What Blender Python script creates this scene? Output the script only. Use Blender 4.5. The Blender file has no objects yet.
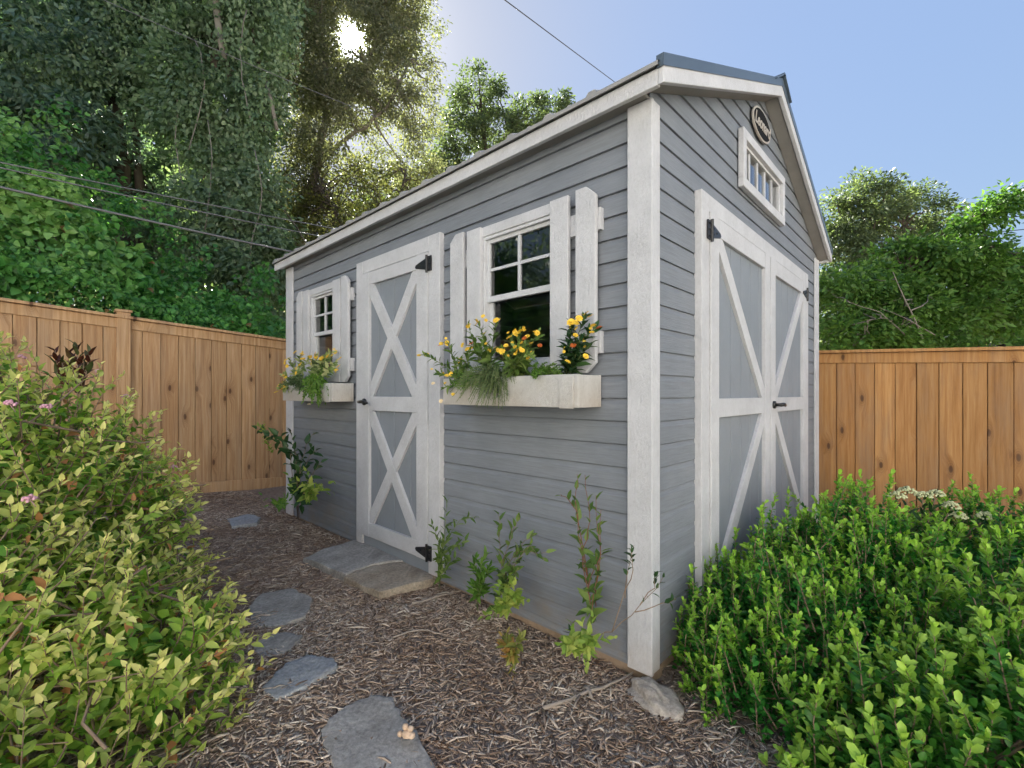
import bpy, bmesh, math, random
import numpy as np
from mathutils import Vector, noise as mnoise
random.seed(7); rng = np.random.default_rng(7)
S = bpy.context.scene; COL = S.collection
R_ = math.radians
# ------------------------------------------------------------------ frame of reference
F, CX, CY, CAMH = 466.0, 512.0, 394.0, 1.1
ANG = R_(46.44)
dR = np.array([math.cos(ANG), math.sin(ANG)]); dL = np.array([-math.sin(ANG), math.cos(ANG)])
Y0 = F*CAMH/(674-CY); P0 = np.array([(650-CX)/F*Y0, Y0])
LEN, DEP = 3.60, 3.02
def loc2w(u, v): return P0 + u*dR + v*dL
def w2loc(x, y):
    r = np.array([x, y]) - P0
    return float(r@dR), float(r@dL)
def W(px, py, Y): return np.array([(px-CX)/F*Y, Y, CAMH+(CY-py)/F*Y])
def WL(px, py, u):
    k = (px-CX)/F; A = P0+u*dR
    t = (k*A[1]-A[0])/(dL[0]-k*dL[1]); Y = A[1]+t*dL[1]
    return np.array([A[0]+t*dL[0], Y, CAMH+(CY-py)/F*Y])
def sstep(a, b, x):
    t = np.clip((x-a)/(b-a), 0, 1); return t*t*(3-2*t)
def ground_h(x, y):
    x = np.asarray(x, float); y = np.asarray(y, float)
    u = (x-P0[0])*dR[0]+(y-P0[1])*dR[1]; v = (x-P0[0])*dL[0]+(y-P0[1])*dL[1]
    uc = np.clip(u, -4, 6); vc = np.clip(v, -4, 9)
    z = -.040-.05*uc+.010*vc+.05*np.maximum(0, vc-3.7)-.045*np.maximum(0, uc-1)
    z = z+.012*np.sin(x*3.1+1.3)*np.sin(y*2.7)+.008*np.sin(x*7.3)*np.cos(y*6.1+.5)
    # wooded bank behind the left fence
    w = sstep(5.0, 8.2, v)*sstep(2.6, -3.2, u)
    z = z+w*2.0
    return z
def gpix(px, py):
    z = -.05
    for _ in range(12):
        Y = F*(CAMH-z)/(py-CY); X = (px-CX)/F*Y; z = float(ground_h(X, Y))
    return np.array([X, Y, z])
# ------------------------------------------------------------------ object helpers
def put(o, parent=None):
    COL.objects.link(o)
    if parent is not None: o.parent = parent
    return o
def tag(o, label=None, cat=None, group=None, kind=None):
    if label: o['label'] = label
    if cat: o['category'] = cat
    if group: o['group'] = group
    if kind: o['kind'] = kind
    return o
def thing(name, label, cat, loc=(0, 0, 0), rotz=0, group=None):
    o = bpy.data.objects.new(name, None); o.location = [float(c) for c in loc]; o.rotation_euler = (0, 0, rotz)
    o.empty_display_size = .1
    put(o); return tag(o, label, cat, group)
class MB:
    def __init__(s): s.v = []; s.f = []
    def quad(s, *p):
        n = len(s.v); s.v += [tuple(map(float, q)) for q in p]; s.f.append(tuple(range(n, n+len(p))))
    def box(s, x0, x1, y0, y1, z0, z1):
        x0, x1 = sorted((x0, x1)); y0, y1 = sorted((y0, y1)); z0, z1 = sorted((z0, z1))
        n = len(s.v)
        s.v += [(x, y, z) for z in (z0, z1) for (x, y) in ((x0, y0), (x1, y0), (x1, y1), (x0, y1))]
        s.f += [tuple(n+i for i in q) for q in ((3, 2, 1, 0), (4, 5, 6, 7), (0, 1, 5, 4), (1, 2, 6, 5), (2, 3, 7, 6), (3, 0, 4, 7))]
    def prism(s, poly, fn, a, b):
        """poly: list of 2D points, fn(p, depth)->xyz ; closed solid between depth a and b"""
        n = len(s.v); m = len(poly)
        s.v += [tuple(map(float, fn(p, a))) for p in poly]+[tuple(map(float, fn(p, b))) for p in poly]
        s.f.append(tuple(range(n, n+m))); s.f.append(tuple(range(n+2*m-1, n+m-1, -1)))
        for i in range(m):
            j = (i+1) % m; s.f.append((n+j, n+i, n+m+i, n+m+j))
    def tube(s, pts, rad, sides=6, cap=True):
        pts = [np.asarray(p, float) for p in pts]; n0 = len(s.v); k = len(pts)
        if np.isscalar(rad): rad = [rad]*k
        ref = None
        for i, p in enumerate(pts):
            t = pts[min(i+1, k-1)]-pts[max(i-1, 0)]; t = t/(np.linalg.norm(t)+1e-9)
            if ref is None: ref = np.array([0, 0, 1.]) if abs(t[2]) < .9 else np.array([1., 0, 0])
            a = ref-t*(ref@t); a /= np.linalg.norm(a)+1e-9; ref = a; b = np.cross(t, a)
            for j in range(sides):
                th = 2*math.pi*j/sides
                s.v.append(tuple(p+rad[i]*(math.cos(th)*a+math.sin(th)*b)))
        for i in range(k-1):
            for j in range(sides):
                j2 = (j+1) % sides
                s.f.append((n0+i*sides+j, n0+i*sides+j2, n0+(i+1)*sides+j2, n0+(i+1)*sides+j))
        if cap:
            s.f.append(tuple(n0+j for j in reversed(range(sides)))); s.f.append(tuple(n0+(k-1)*sides+j for j in range(sides)))
    def blob(s, c, r, seg=8, rings=6, jit=0., sd=0):
        n0 = len(s.v); rr = random.Random(sd)
        r = (r, r, r) if np.isscalar(r) else r
        for i in range(rings+1):
            ph = math.pi*i/rings
            for j in range(seg):
                th = 2*math.pi*j/seg; q = 1+jit*(rr.random()-.5)
                s.v.append((c[0]+q*r[0]*math.sin(ph)*math.cos(th), c[1]+q*r[1]*math.sin(ph)*math.sin(th), c[2]+q*r[2]*math.cos(ph)))
        for i in range(rings):
            for j in range(seg):
                j2 = (j+1) % seg; s.f.append((n0+i*seg+j, n0+(i+1)*seg+j, n0+(i+1)*seg+j2, n0+i*seg+j2))
    def build(s, name, mat, parent=None, smooth=False, bevel=0, off=None):
        me = bpy.data.meshes.new(name)
        vv = s.v if off is None else [(a-off[0], b-off[1], c-off[2]) for a, b, c in s.v]
        me.from_pydata(vv, [], s.f); me.materials.append(mat)
        bm = bmesh.new(); bm.from_mesh(me); bmesh.ops.recalc_face_normals(bm, faces=bm.faces); bm.to_mesh(me); bm.free()
        if smooth: me.polygons.foreach_set('use_smooth', [True]*len(me.polygons))
        o = put(bpy.data.objects.new(name, me), parent)
        if bevel:
            m = o.modifiers.new('bevel', 'BEVEL'); m.width = bevel; m.segments = 2; m.limit_method = 'ANGLE'; m.angle_limit = R_(40)
        return o
def np_mesh(name, V, faces, mat, parent=None, attr=None, smooth=False):
    """faces: list of int arrays (n,k)"""
    me = bpy.data.meshes.new(name)
    V = np.asarray(V, np.float32); me.vertices.add(len(V)); me.vertices.foreach_set('co', V.ravel())
    loops = np.concatenate([f.ravel() for f in faces]).astype(np.int32)
    tot = np.concatenate([np.full(len(f), f.shape[1]) for f in faces]).astype(np.int32)
    me.loops.add(len(loops)); me.loops.foreach_set('vertex_index', loops)
    me.polygons.add(len(tot)); st = np.zeros(len(tot), np.int32); st[1:] = np.cumsum(tot)[:-1]
    me.polygons.foreach_set('loop_start', st)
    try: me.polygons.foreach_set('loop_total', tot)
    except Exception: pass
    me.update(calc_edges=True)
    if attr:
        for k, a in attr.items():
            at = me.attributes.new(k, 'FLOAT', 'POINT'); at.data.foreach_set('value', np.asarray(a, np.float32))
    if smooth: me.polygons.foreach_set('use_smooth', np.ones(len(tot), bool))
    me.materials.append(mat)
    return put(bpy.data.objects.new(name, me), parent)
def nrm(a): return a/(np.linalg.norm(a, axis=-1, keepdims=True)+1e-9)
def pane(fn, s0, s1, z0, z1, o, parent, flip):
    p = [fn(s0, z0, o), fn(s1, z0, o), fn(s1, z1, o), fn(s0, z1, o)]
    if flip: p = p[::-1]
    me = bpy.data.meshes.new('pane'); me.from_pydata(p, [], [(0, 1, 2, 3)]); me.materials.append(M['glass']); return put(bpy.data.objects.new('pane', me), parent)
class Leaves:
    def __init__(s): s.P = []; s.D = []; s.N = []; s.L = []; s.Wd = []; s.T = []
    def add(s, P, D, N, L, Wd, T=None):
        P = np.atleast_2d(P); n = len(P)
        s.P.append(P); s.D.append(np.broadcast_to(np.atleast_2d(D), P.shape)); s.N.append(np.broadcast_to(np.atleast_2d(N), P.shape))
        s.L.append(np.broadcast_to(L, n)); s.Wd.append(np.broadcast_to(Wd, n)); s.T.append(np.broadcast_to(0. if T is None else T, n))
    def cat(s):
        return [np.concatenate(a) for a in (s.P, s.D, s.N, s.L, s.Wd, s.T)]
    def build(s, name, mat, parent=None, off=(0, 0, 0), mode='quad', keep=None):
        P, D, N, L, Wd, T = s.cat()
        if keep is not None:
            m = keep(P); P, D, N, L, Wd, T = [a[m] for a in (P, D, N, L, Wd, T)]
        D = nrm(D); N = nrm(N-D*np.sum(N*D, 1, keepdims=True)); B = np.cross(D, N); n = len(P)
        P = P-np.asarray(off); L = L[:, None]; Wd = Wd[:, None]; i0 = np.arange(n)[:, None]
        if mode == 'quad':
            V = np.stack([P, P+D*L*.45+B*Wd*.5+N*L*.05, P+D*L-N*L*.08, P+D*L*.45-B*Wd*.5+N*L*.05], 1).reshape(-1, 3)
            return np_mesh(name, V, [i0*4+np.arange(4)], mat, parent, {'tip': np.repeat(T, 4)})
        fold = .18
        a, b = (.30, .68) if mode == 'fold' else (.32, .78)
        wa, wb = (.5, .36) if mode == 'fold' else (.40, .46)
        m1 = P+D*L*a; m2 = P+D*L*b-N*L*.05; tp = P+D*L-N*L*.16
        V = np.stack([P, m1+B*Wd*wa+N*Wd*fold, m1, m1-B*Wd*wa+N*Wd*fold, m2+B*Wd*wb+N*Wd*fold*.8, m2, m2-B*Wd*wb+N*Wd*fold*.8, tp], 1).reshape(-1, 3)
        i8 = i0*8
        tri = np.concatenate([i8+np.array(q) for q in ((0, 1, 2), (0, 2, 3), (4, 7, 5), (5, 7, 6))]); qd = np.concatenate([i8+np.array(q) for q in ((1, 4, 5, 2), (2, 5, 6, 3))])
        return np_mesh(name, V, [tri, qd], mat, parent, {'tip': np.repeat(T, 8)}, smooth=False)
    def shoot(s, path, n, L, Wd, start=.2, ang=55, opp=False, up=.0, tipscale=.6, jit=.25):
        path = np.asarray(path, float); seg = np.linalg.norm(np.diff(path, axis=0), axis=1); cum = np.r_[0, np.cumsum(seg)]; tot = cum[-1]
        t = start+(1-start)*(np.arange(n)+.5)/n; d = t*tot
        P = np.stack([np.interp(d, cum, path[:, k]) for k in range(3)], 1)
        d2 = np.minimum(d+.02*tot, tot); d1 = d2-.05*tot
        T = nrm(np.stack([np.interp(d2, cum, path[:, k])-np.interp(d1, cum, path[:, k]) for k in range(3)], 1))
        ref = np.where(np.abs(T[:, 2:3]) < .9, np.array([[0, 0, 1.]]), np.array([[1., 0, 0]]))
        A = nrm(np.cross(T, ref)); Bn = np.cross(A, T)
        i = np.arange(n)
        phi = (i//2*math.pi/2+(i % 2)*math.pi if opp else i*2.399)+rng.normal(0, .3, n)+rng.random()*6.3
        perp = np.cos(phi)[:, None]*A+np.sin(phi)[:, None]*Bn
        an = R_(ang)*(1-.5*t**2.5)+rng.normal(0, jit, n)
        D = np.cos(an)[:, None]*T+np.sin(an)[:, None]*perp+np.array([0, 0, up])
        N = T+rng.normal(0, .25, (n, 3))+np.array([0, 0, .3])
        sc = (1-(1-tipscale)*t**4)*rng.uniform(.75, 1.15, n)
        s.add(P, D, N, L*sc, Wd*sc, t**2.2)
# ------------------------------------------------------------------ materials
def newmat(name):
    m = bpy.data.materials.new(name); m.use_nodes = True; nt = m.node_tree; nt.nodes.clear()
    return m, nt, nt.nodes.new, nt.links.new
def ramp(nt, src, stops, interp='LINEAR'):
    r = nt.nodes.new('ShaderNodeValToRGB'); r.color_ramp.interpolation = interp
    e = r.color_ramp.elements
    while len(e) < len(stops): e.new(.5)
    for el, (p, c) in zip(e, stops):
        el.position = p; el.color = (*c, 1) if len(c) == 3 else c
    if src is not None: nt.links.new(src, r.inputs[0])
    return r.outputs[0]
def texco(nt, scale=(1, 1, 1), out='Object', loc=(0, 0, 0)):
    t = nt.nodes.new('ShaderNodeTexCoord'); m = nt.nodes.new('ShaderNodeMapping')
    m.inputs['Scale'].default_value = scale; m.inputs['Location'].default_value = loc
    nt.links.new(t.outputs[out], m.inputs[0]); return m.outputs[0]
def noise(nt, vec, scale, detail=4, rough=.6, dist=0):
    n = nt.nodes.new('ShaderNodeTexNoise'); n.inputs['Scale'].default_value = scale; n.inputs['Detail'].default_value = detail
    n.inputs['Roughness'].default_value = rough; n.inputs['Distortion'].default_value = dist
    if vec is not None: nt.links.new(vec, n.inputs['Vector'])
    return n.outputs['Fac']
def mix(nt, a, b, fac, mode='MIX'):
    m = nt.nodes.new('ShaderNodeMix'); m.data_type = 'RGBA'; m.blend_type = mode
    for sock, val in ((m.inputs[0], fac), (m.inputs[6], a), (m.inputs[7], b)):
        if hasattr(val, 'links'): nt.links.new(val, sock)
        else: sock.default_value = val if not isinstance(val, tuple) else ((*val, 1) if len(val) == 3 else val)
    return m.outputs[2]
def math_(nt, op, a, b=None, clamp=False):
    m = nt.nodes.new('ShaderNodeMath'); m.operation = op; m.use_clamp = clamp
    for k, val in enumerate((a, b)):
        if val is None: continue
        if hasattr(val, 'links'): nt.links.new(val, m.inputs[k])
        else: m.inputs[k].default_value = val
    return m.outputs[0]
def bump(nt, h, strength, dist, nrm_in=None):
    b = nt.nodes.new('ShaderNodeBump'); b.inputs['Strength'].default_value = strength; b.inputs['Distance'].default_value = dist
    nt.links.new(h, b.inputs['Height'])
    if nrm_in is not None: nt.links.new(nrm_in, b.inputs['Normal'])
    return b.outputs[0]
def finish(nt, color, rough=.6, normal=None, spec=.4, metal=0):
    p = nt.nodes.new('ShaderNodeBsdfPrincipled'); o = nt.nodes.new('ShaderNodeOutputMaterial')
    for sock, val in ((p.inputs['Base Color'], color), (p.inputs['Roughness'], rough)):
        if hasattr(val, 'links'): nt.links.new(val, sock)
        else: sock.default_value = (*val, 1) if isinstance(val, tuple) else val
    p.inputs['Specular IOR Level'].default_value = spec; p.inputs['Metallic'].default_value = metal
    if normal is not None: nt.links.new(normal, p.inputs['Normal'])
    nt.links.new(p.outputs[0], o.inputs[0]); return p
def island(nt):
    return nt.nodes.new('ShaderNodeNewGeometry').outputs['Random Per Island']
def along(nt, sx, sz):   # coordinate running along either wall (u+v) and up it (z)
    t = nt.nodes.new('ShaderNodeTexCoord'); s = nt.nodes.new('ShaderNodeSeparateXYZ'); nt.links.new(t.outputs['Object'], s.inputs[0])
    c = nt.nodes.new('ShaderNodeCombineXYZ')
    nt.links.new(math_(nt, 'MULTIPLY', math_(nt, 'ADD', s.outputs[0], s.outputs[1]), sx), c.inputs[0])
    nt.links.new(math_(nt, 'MULTIPLY', s.outputs[2], sz), c.inputs[2])
    return c.outputs[0], s.outputs[2]
def m_siding():
    m, nt, nn, ln = newmat('grey_siding_paint')
    co, z = along(nt, 1, 1); grain, _ = along(nt, 4.5, 105)
    # each course gets its own grain by shifting along with the course index
    course = math_(nt, 'FLOOR', math_(nt, 'DIVIDE', math_(nt, 'SUBTRACT', z, .04), .095))
    add = nn('ShaderNodeVectorMath'); add.operation = 'ADD'; cc = nn('ShaderNodeCombineXYZ'); ln(math_(nt, 'MULTIPLY', course, 3.7), cc.inputs[0]); ln(math_(nt, 'MULTIPLY', course, 5.1), cc.inputs[1])
    ln(grain, add.inputs[0]); ln(cc.outputs[0], add.inputs[1])
    w = nn('ShaderNodeTexWave'); w.wave_type = 'BANDS'; w.bands_direction = 'Z'; w.inputs['Scale'].default_value = .55; w.inputs['Distortion'].default_value = 9; w.inputs['Detail'].default_value = 3; w.inputs['Detail Scale'].default_value = .9
    ln(add.outputs[0], w.inputs['Vector'])
    g = noise(nt, add.outputs[0], 1.4, 5, .7, .6); big = noise(nt, co, 1.7, 4, .6); fine = noise(nt, co, 160, 2, .5)
    base = ramp(nt, big, [(.3, (.166, .183, .212)), (.7, (.220, .237, .268))])
    base = mix(nt, base, ramp(nt, g, [(.35, (.84, .84, .84)), (.6, (1, 1, 1)), (.8, (1.06, 1.06, 1.05))]), 1., 'MULTIPLY')
    dirt = math_(nt, 'MULTIPLY', ramp(nt, z, [(0, (1, 1, 1)), (.32, (0, 0, 0))]), ramp(nt, noise(nt, co, 6, 5, .7), [(.42, (0, 0, 0)), (.72, (1, 1, 1))]))
    base = mix(nt, base, (.22, .17, .12), math_(nt, 'MULTIPLY', dirt, .7))
    h = math_(nt, 'ADD', math_(nt, 'MULTIPLY', w.outputs['Fac'], .22), math_(nt, 'ADD', g, math_(nt, 'MULTIPLY', fine, .25)))
    finish(nt, base, .62, bump(nt, h, .5, .003), .35); return m
def m_white(name='white_trim_paint', col=(.535, .54, .57), dirty=.14):
    m, nt, nn, ln = newmat(name)
    co = texco(nt); n1 = noise(nt, texco(nt, (1, 1, .4)), 110, 5, .7); n2 = noise(nt, co, 5, 5, .65)
    base = mix(nt, col, tuple(c*.80 for c in col), ramp(nt, n2, [(.35, (0, 0, 0)), (.75, (1, 1, 1))]))
    base = mix(nt, base, ramp(nt, n1, [(.32, (.91, .91, .91)), (.5, (1, 1, 1)), (.7, (1.03, 1.03, 1.03))]), 1., 'MULTIPLY')
    sp = noise(nt, co, 60, 3, .7)
    base = mix(nt, base, (.40, .34, .29), math_(nt, 'MULTIPLY', ramp(nt, sp, [(.66, (0, 0, 0)), (.78, (1, 1, 1))]), dirty))
    t = nn('ShaderNodeTexCoord'); s = nn('ShaderNodeSeparateXYZ'); ln(t.outputs['Object'], s.inputs[0])
    low = math_(nt, 'MULTIPLY', ramp(nt, s.outputs[2], [(0, (1, 1, 1)), (.14, (0, 0, 0))]), ramp(nt, n2, [(.3, (.2, .2, .2)), (.6, (1, 1, 1))]))
    base = mix(nt, base, (.36, .27, .19), math_(nt, 'MULTIPLY', low, .5))
    finish(nt, base, .6, bump(nt, n1, .9, .006), .35); return m
def m_fence(name, c1, c2, c3, dr):
    m, nt, nn, ln = newmat(name); isl = island(nt)
    t = nn('ShaderNodeTexCoord'); sp = nn('ShaderNodeSeparateXYZ'); ln(t.outputs['Object'], sp.inputs[0])
    al = math_(nt, 'ADD', math_(nt, 'MULTIPLY', sp.outputs[0], float(dr[0])), math_(nt, 'MULTIPLY', sp.outputs[1], float(dr[1])))
    i31 = math_(nt, 'MULTIPLY', isl, 31.); i53 = math_(nt, 'MULTIPLY', isl, 53.)
    def vec(sa, sz):
        c = nn('ShaderNodeCombineXYZ'); ln(math_(nt, 'ADD', math_(nt, 'MULTIPLY', al, sa), i31), c.inputs[0]); ln(math_(nt, 'ADD', math_(nt, 'MULTIPLY', sp.outputs[2], sz), i53), c.inputs[1]); return c.outputs[0]
    vo = nn('ShaderNodeTexVoronoi'); vo.voronoi_dimensions = '2D'; vo.inputs['Scale'].default_value = 1.; ln(vec(7.5, 3.2), vo.inputs['Vector'])
    sc = nn('ShaderNodeSeparateColor'); ln(vo.outputs['Color'], sc.inputs[0]); has = math_(nt, 'GREATER_THAN', sc.outputs[0], .68); D = vo.outputs['Distance']
    wob = math_(nt, 'ADD', D, math_(nt, 'MULTIPLY', math_(nt, 'SUBTRACT', noise(nt, vec(30, 12), 1.5, 3), .5), .06))
    knot = math_(nt, 'MULTIPLY', ramp(nt, wob, [(.06, (1, 1, 1)), (.125, (0, 0, 0))]), has)
    ring = math_(nt, 'MULTIPLY', math_(nt, 'MULTIPLY', ramp(nt, wob, [(.10, (1, 1, 1)), (.30, (0, 0, 0))]), has), math_(nt, 'ADD', .5, math_(nt, 'MULTIPLY', math_(nt, 'SINE', math_(nt, 'MULTIPLY', wob, 95.)), .5)))
    halo = math_(nt, 'MULTIPLY', ramp(nt, wob, [(.05, (1, 1, 1)), (.45, (0, 0, 0))]), has)
    g0 = nn('ShaderNodeVectorMath'); g0.operation = 'ADD'; cc = nn('ShaderNodeCombineXYZ'); ln(math_(nt, 'MULTIPLY', halo, 1.1), cc.inputs[0]); ln(vec(26, .9), g0.inputs[0]); ln(cc.outputs[0], g0.inputs[1])
    g = noise(nt, g0.outputs[0], 1.6, 6, .72, .35)
    base = ramp(nt, g, [(.28, c1), (.48, c2), (.72, c3)])
    base = mix(nt, base, ramp(nt, isl, [(0, (.60, .56, .52)), (.25, (1.04, .99, .92)), (.45, (.76, .73, .70)), (.7, (.98, .92, .86)), (.85, (.82, .74, .66)), (1, (1.2, 1.17, 1.12))]), 1., 'MULTIPLY')
    base = mix(nt, base, c1, math_(nt, 'MULTIPLY', halo, .45)); base = mix(nt, base, (.16, .08, .035), math_(nt, 'MULTIPLY', ring, .55)); base = mix(nt, base, (.075, .035, .018), math_(nt, 'MULTIPLY', knot, .9))
    st = noise(nt, vec(5, .8), 1., 5, .7)
    base = mix(nt, base, (.26, .19, .135), math_(nt, 'MULTIPLY', ramp(nt, st, [(.48, (0, 0, 0)), (.72, (1, 1, 1))]), .5))
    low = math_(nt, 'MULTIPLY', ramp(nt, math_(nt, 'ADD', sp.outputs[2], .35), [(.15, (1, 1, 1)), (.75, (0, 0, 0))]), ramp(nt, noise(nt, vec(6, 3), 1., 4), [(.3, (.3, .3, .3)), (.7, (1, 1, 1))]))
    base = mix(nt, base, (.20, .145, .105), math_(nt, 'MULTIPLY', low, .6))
    finish(nt, base, .75, bump(nt, g, .4, .003), .25); return m
def m_leaf(name, c0, c1, c2, tip=None, trans=.35, rough=.45, tiplo=.35, autumn=None, spec=.28):
    m, nt, nn, ln = newmat(name)
    isl = island(nt)
    base = ramp(nt, isl, [(0, c0), (.5, c1), (1, c2)])
    pos = noise(nt, texco(nt), 2.2, 3, .6)
    base = mix(nt, base, ramp(nt, pos, [(.3, (.72, .78, .75)), (.7, (1.15, 1.12, 1.0))]), 1., 'MULTIPLY')
    if tip is not None:
        a = nn('ShaderNodeAttribute'); a.attribute_name = 'tip'
        base = mix(nt, base, tip, ramp(nt, a.outputs['Fac'], [(tiplo, (0, 0, 0)), (1, (1, 1, 1))]))
    if autumn is not None:
        base = mix(nt, base, autumn[0], math_(nt, 'GREATER_THAN', math_(nt, 'FRACT', math_(nt, 'MULTIPLY', isl, 37.7)), 1-autumn[1]))
    p = nn('ShaderNodeBsdfPrincipled'); ln(base, p.inputs['Base Color']); p.inputs['Roughness'].default_value = rough; p.inputs['Specular IOR Level'].default_value = spec
    tr = nn('ShaderNodeBsdfTranslucent'); ln(mix(nt, base, (1.12, 1.25, .6), 1., 'MULTIPLY'), tr.inputs[0])
    ms = nn('ShaderNodeMixShader'); ms.inputs[0].default_value = trans; ln(p.outputs[0], ms.inputs[1]); ln(tr.outputs[0], ms.inputs[2])
    o = nn('ShaderNodeOutputMaterial'); ln(ms.outputs[0], o.inputs[0]); return m
def m_plain(name, c0, c1, scale=8, rough=.6, bumpd=0, bscale=40, spec=.4, metal=0, mp=(1, 1, 1)):
    m, nt, nn, ln = newmat(name); co = texco(nt, mp)
    base = ramp(nt, noise(nt, co, scale, 5, .65), [(.3, c0), (.7, c1)])
    nb = bump(nt, noise(nt, co, bscale, 5, .65), .6, bumpd) if bumpd else None
    finish(nt, base, rough, nb, spec, metal); return m
def m_glass():
    m, nt, nn, ln = newmat('window_glass')
    fr = nn('ShaderNodeFresnel'); fr.inputs[0].default_value = 1.5
    wv = bump(nt, noise(nt, texco(nt), 3, 1), .02, .01); gl = nn('ShaderNodeBsdfGlossy'); gl.inputs['Roughness'].default_value = .015; ln(wv, gl.inputs['Normal'])
    tr = nn('ShaderNodeBsdfTransparent'); tr.inputs[0].default_value = (.82, .84, .84, 1)
    ms = nn('ShaderNodeMixShader'); ln(math_(nt, 'MULTIPLY', fr.outputs[0], 1.8, True), ms.inputs[0]); ln(tr.outputs[0], ms.inputs[1]); ln(gl.outputs[0], ms.inputs[2])
    o = nn('ShaderNodeOutputMaterial'); ln(ms.outputs[0], o.inputs[0]); return m
def m_ground():
    m, nt, nn, ln = newmat('bark_mulch_soil'); co = texco(nt)
    n1 = noise(nt, co, 2.0, 5, .6); n2 = noise(nt, co, 45, 5, .7); n3 = noise(nt, co, 160, 3, .7)
    base = ramp(nt, n2, [(.3, (.17, .125, .097)), (.5, (.32, .25, .20)), (.75, (.45, .375, .31))])
    base = mix(nt, base, (.085, .045, .028), math_(nt, 'MULTIPLY', n1, .4))
    far = noise(nt, co, .25, 3)
    t = nn('ShaderNodeTexCoord'); s = nn('ShaderNodeSeparateXYZ'); ln(t.outputs['Object'], s.inputs[0])
    lawn = ramp(nt, noise(nt, co, 3, 6, .7), [(.3, (.10, .13, .045)), (.7, (.17, .20, .08))])
    behind = ramp(nt, math_(nt, 'ADD', math_(nt, 'MULTIPLY', s.outputs[1], -.2), math_(nt, 'MULTIPLY', far, .1)), [(.2, (0, 0, 0)), (.3, (1, 1, 1))])
    base = mix(nt, base, lawn, behind)
    finish(nt, base, .9, bump(nt, math_(nt, 'ADD', n2, math_(nt, 'MULTIPLY', n3, .5)), .8, .02), .2); return m
def m_chip():
    m, nt, nn, ln = newmat('wood_chips'); isl = island(nt)
    base = ramp(nt, isl, [(0, (.15, .103, .075)), (.16, (.27, .20, .152)), (.42, (.39, .312, .25)), (.7, (.49, .415, .345)), (.92, (.60, .53, .455)), (1, (.72, .66, .58))])
    pos = noise(nt, texco(nt), 1.6, 3)
    base = mix(nt, base, ramp(nt, pos, [(.35, (.70, .60, .53)), (.65, (1.06, 1.05, 1.04))]), 1., 'MULTIPLY')
    finish(nt, base, .85, None, .2); return m
def m_stone(name, c0, c1, c2):
    m, nt, nn, ln = newmat(name); co = texco(nt)
    n1 = noise(nt, co, 5, 6, .65, .5); n2 = noise(nt, co, 60, 5, .7)
    base = ramp(nt, n1, [(.3, c0), (.5, c1), (.72, c2)])
    base = mix(nt, base, ramp(nt, n2, [(.3, (.58, .57, .56)), (.7, (1.25, 1.23, 1.2))]), 1., 'MULTIPLY')
    finish(nt, base, .8, bump(nt, math_(nt, 'ADD', n1, math_(nt, 'MULTIPLY', n2, .4)), .7, .012), .3); return m
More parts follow.
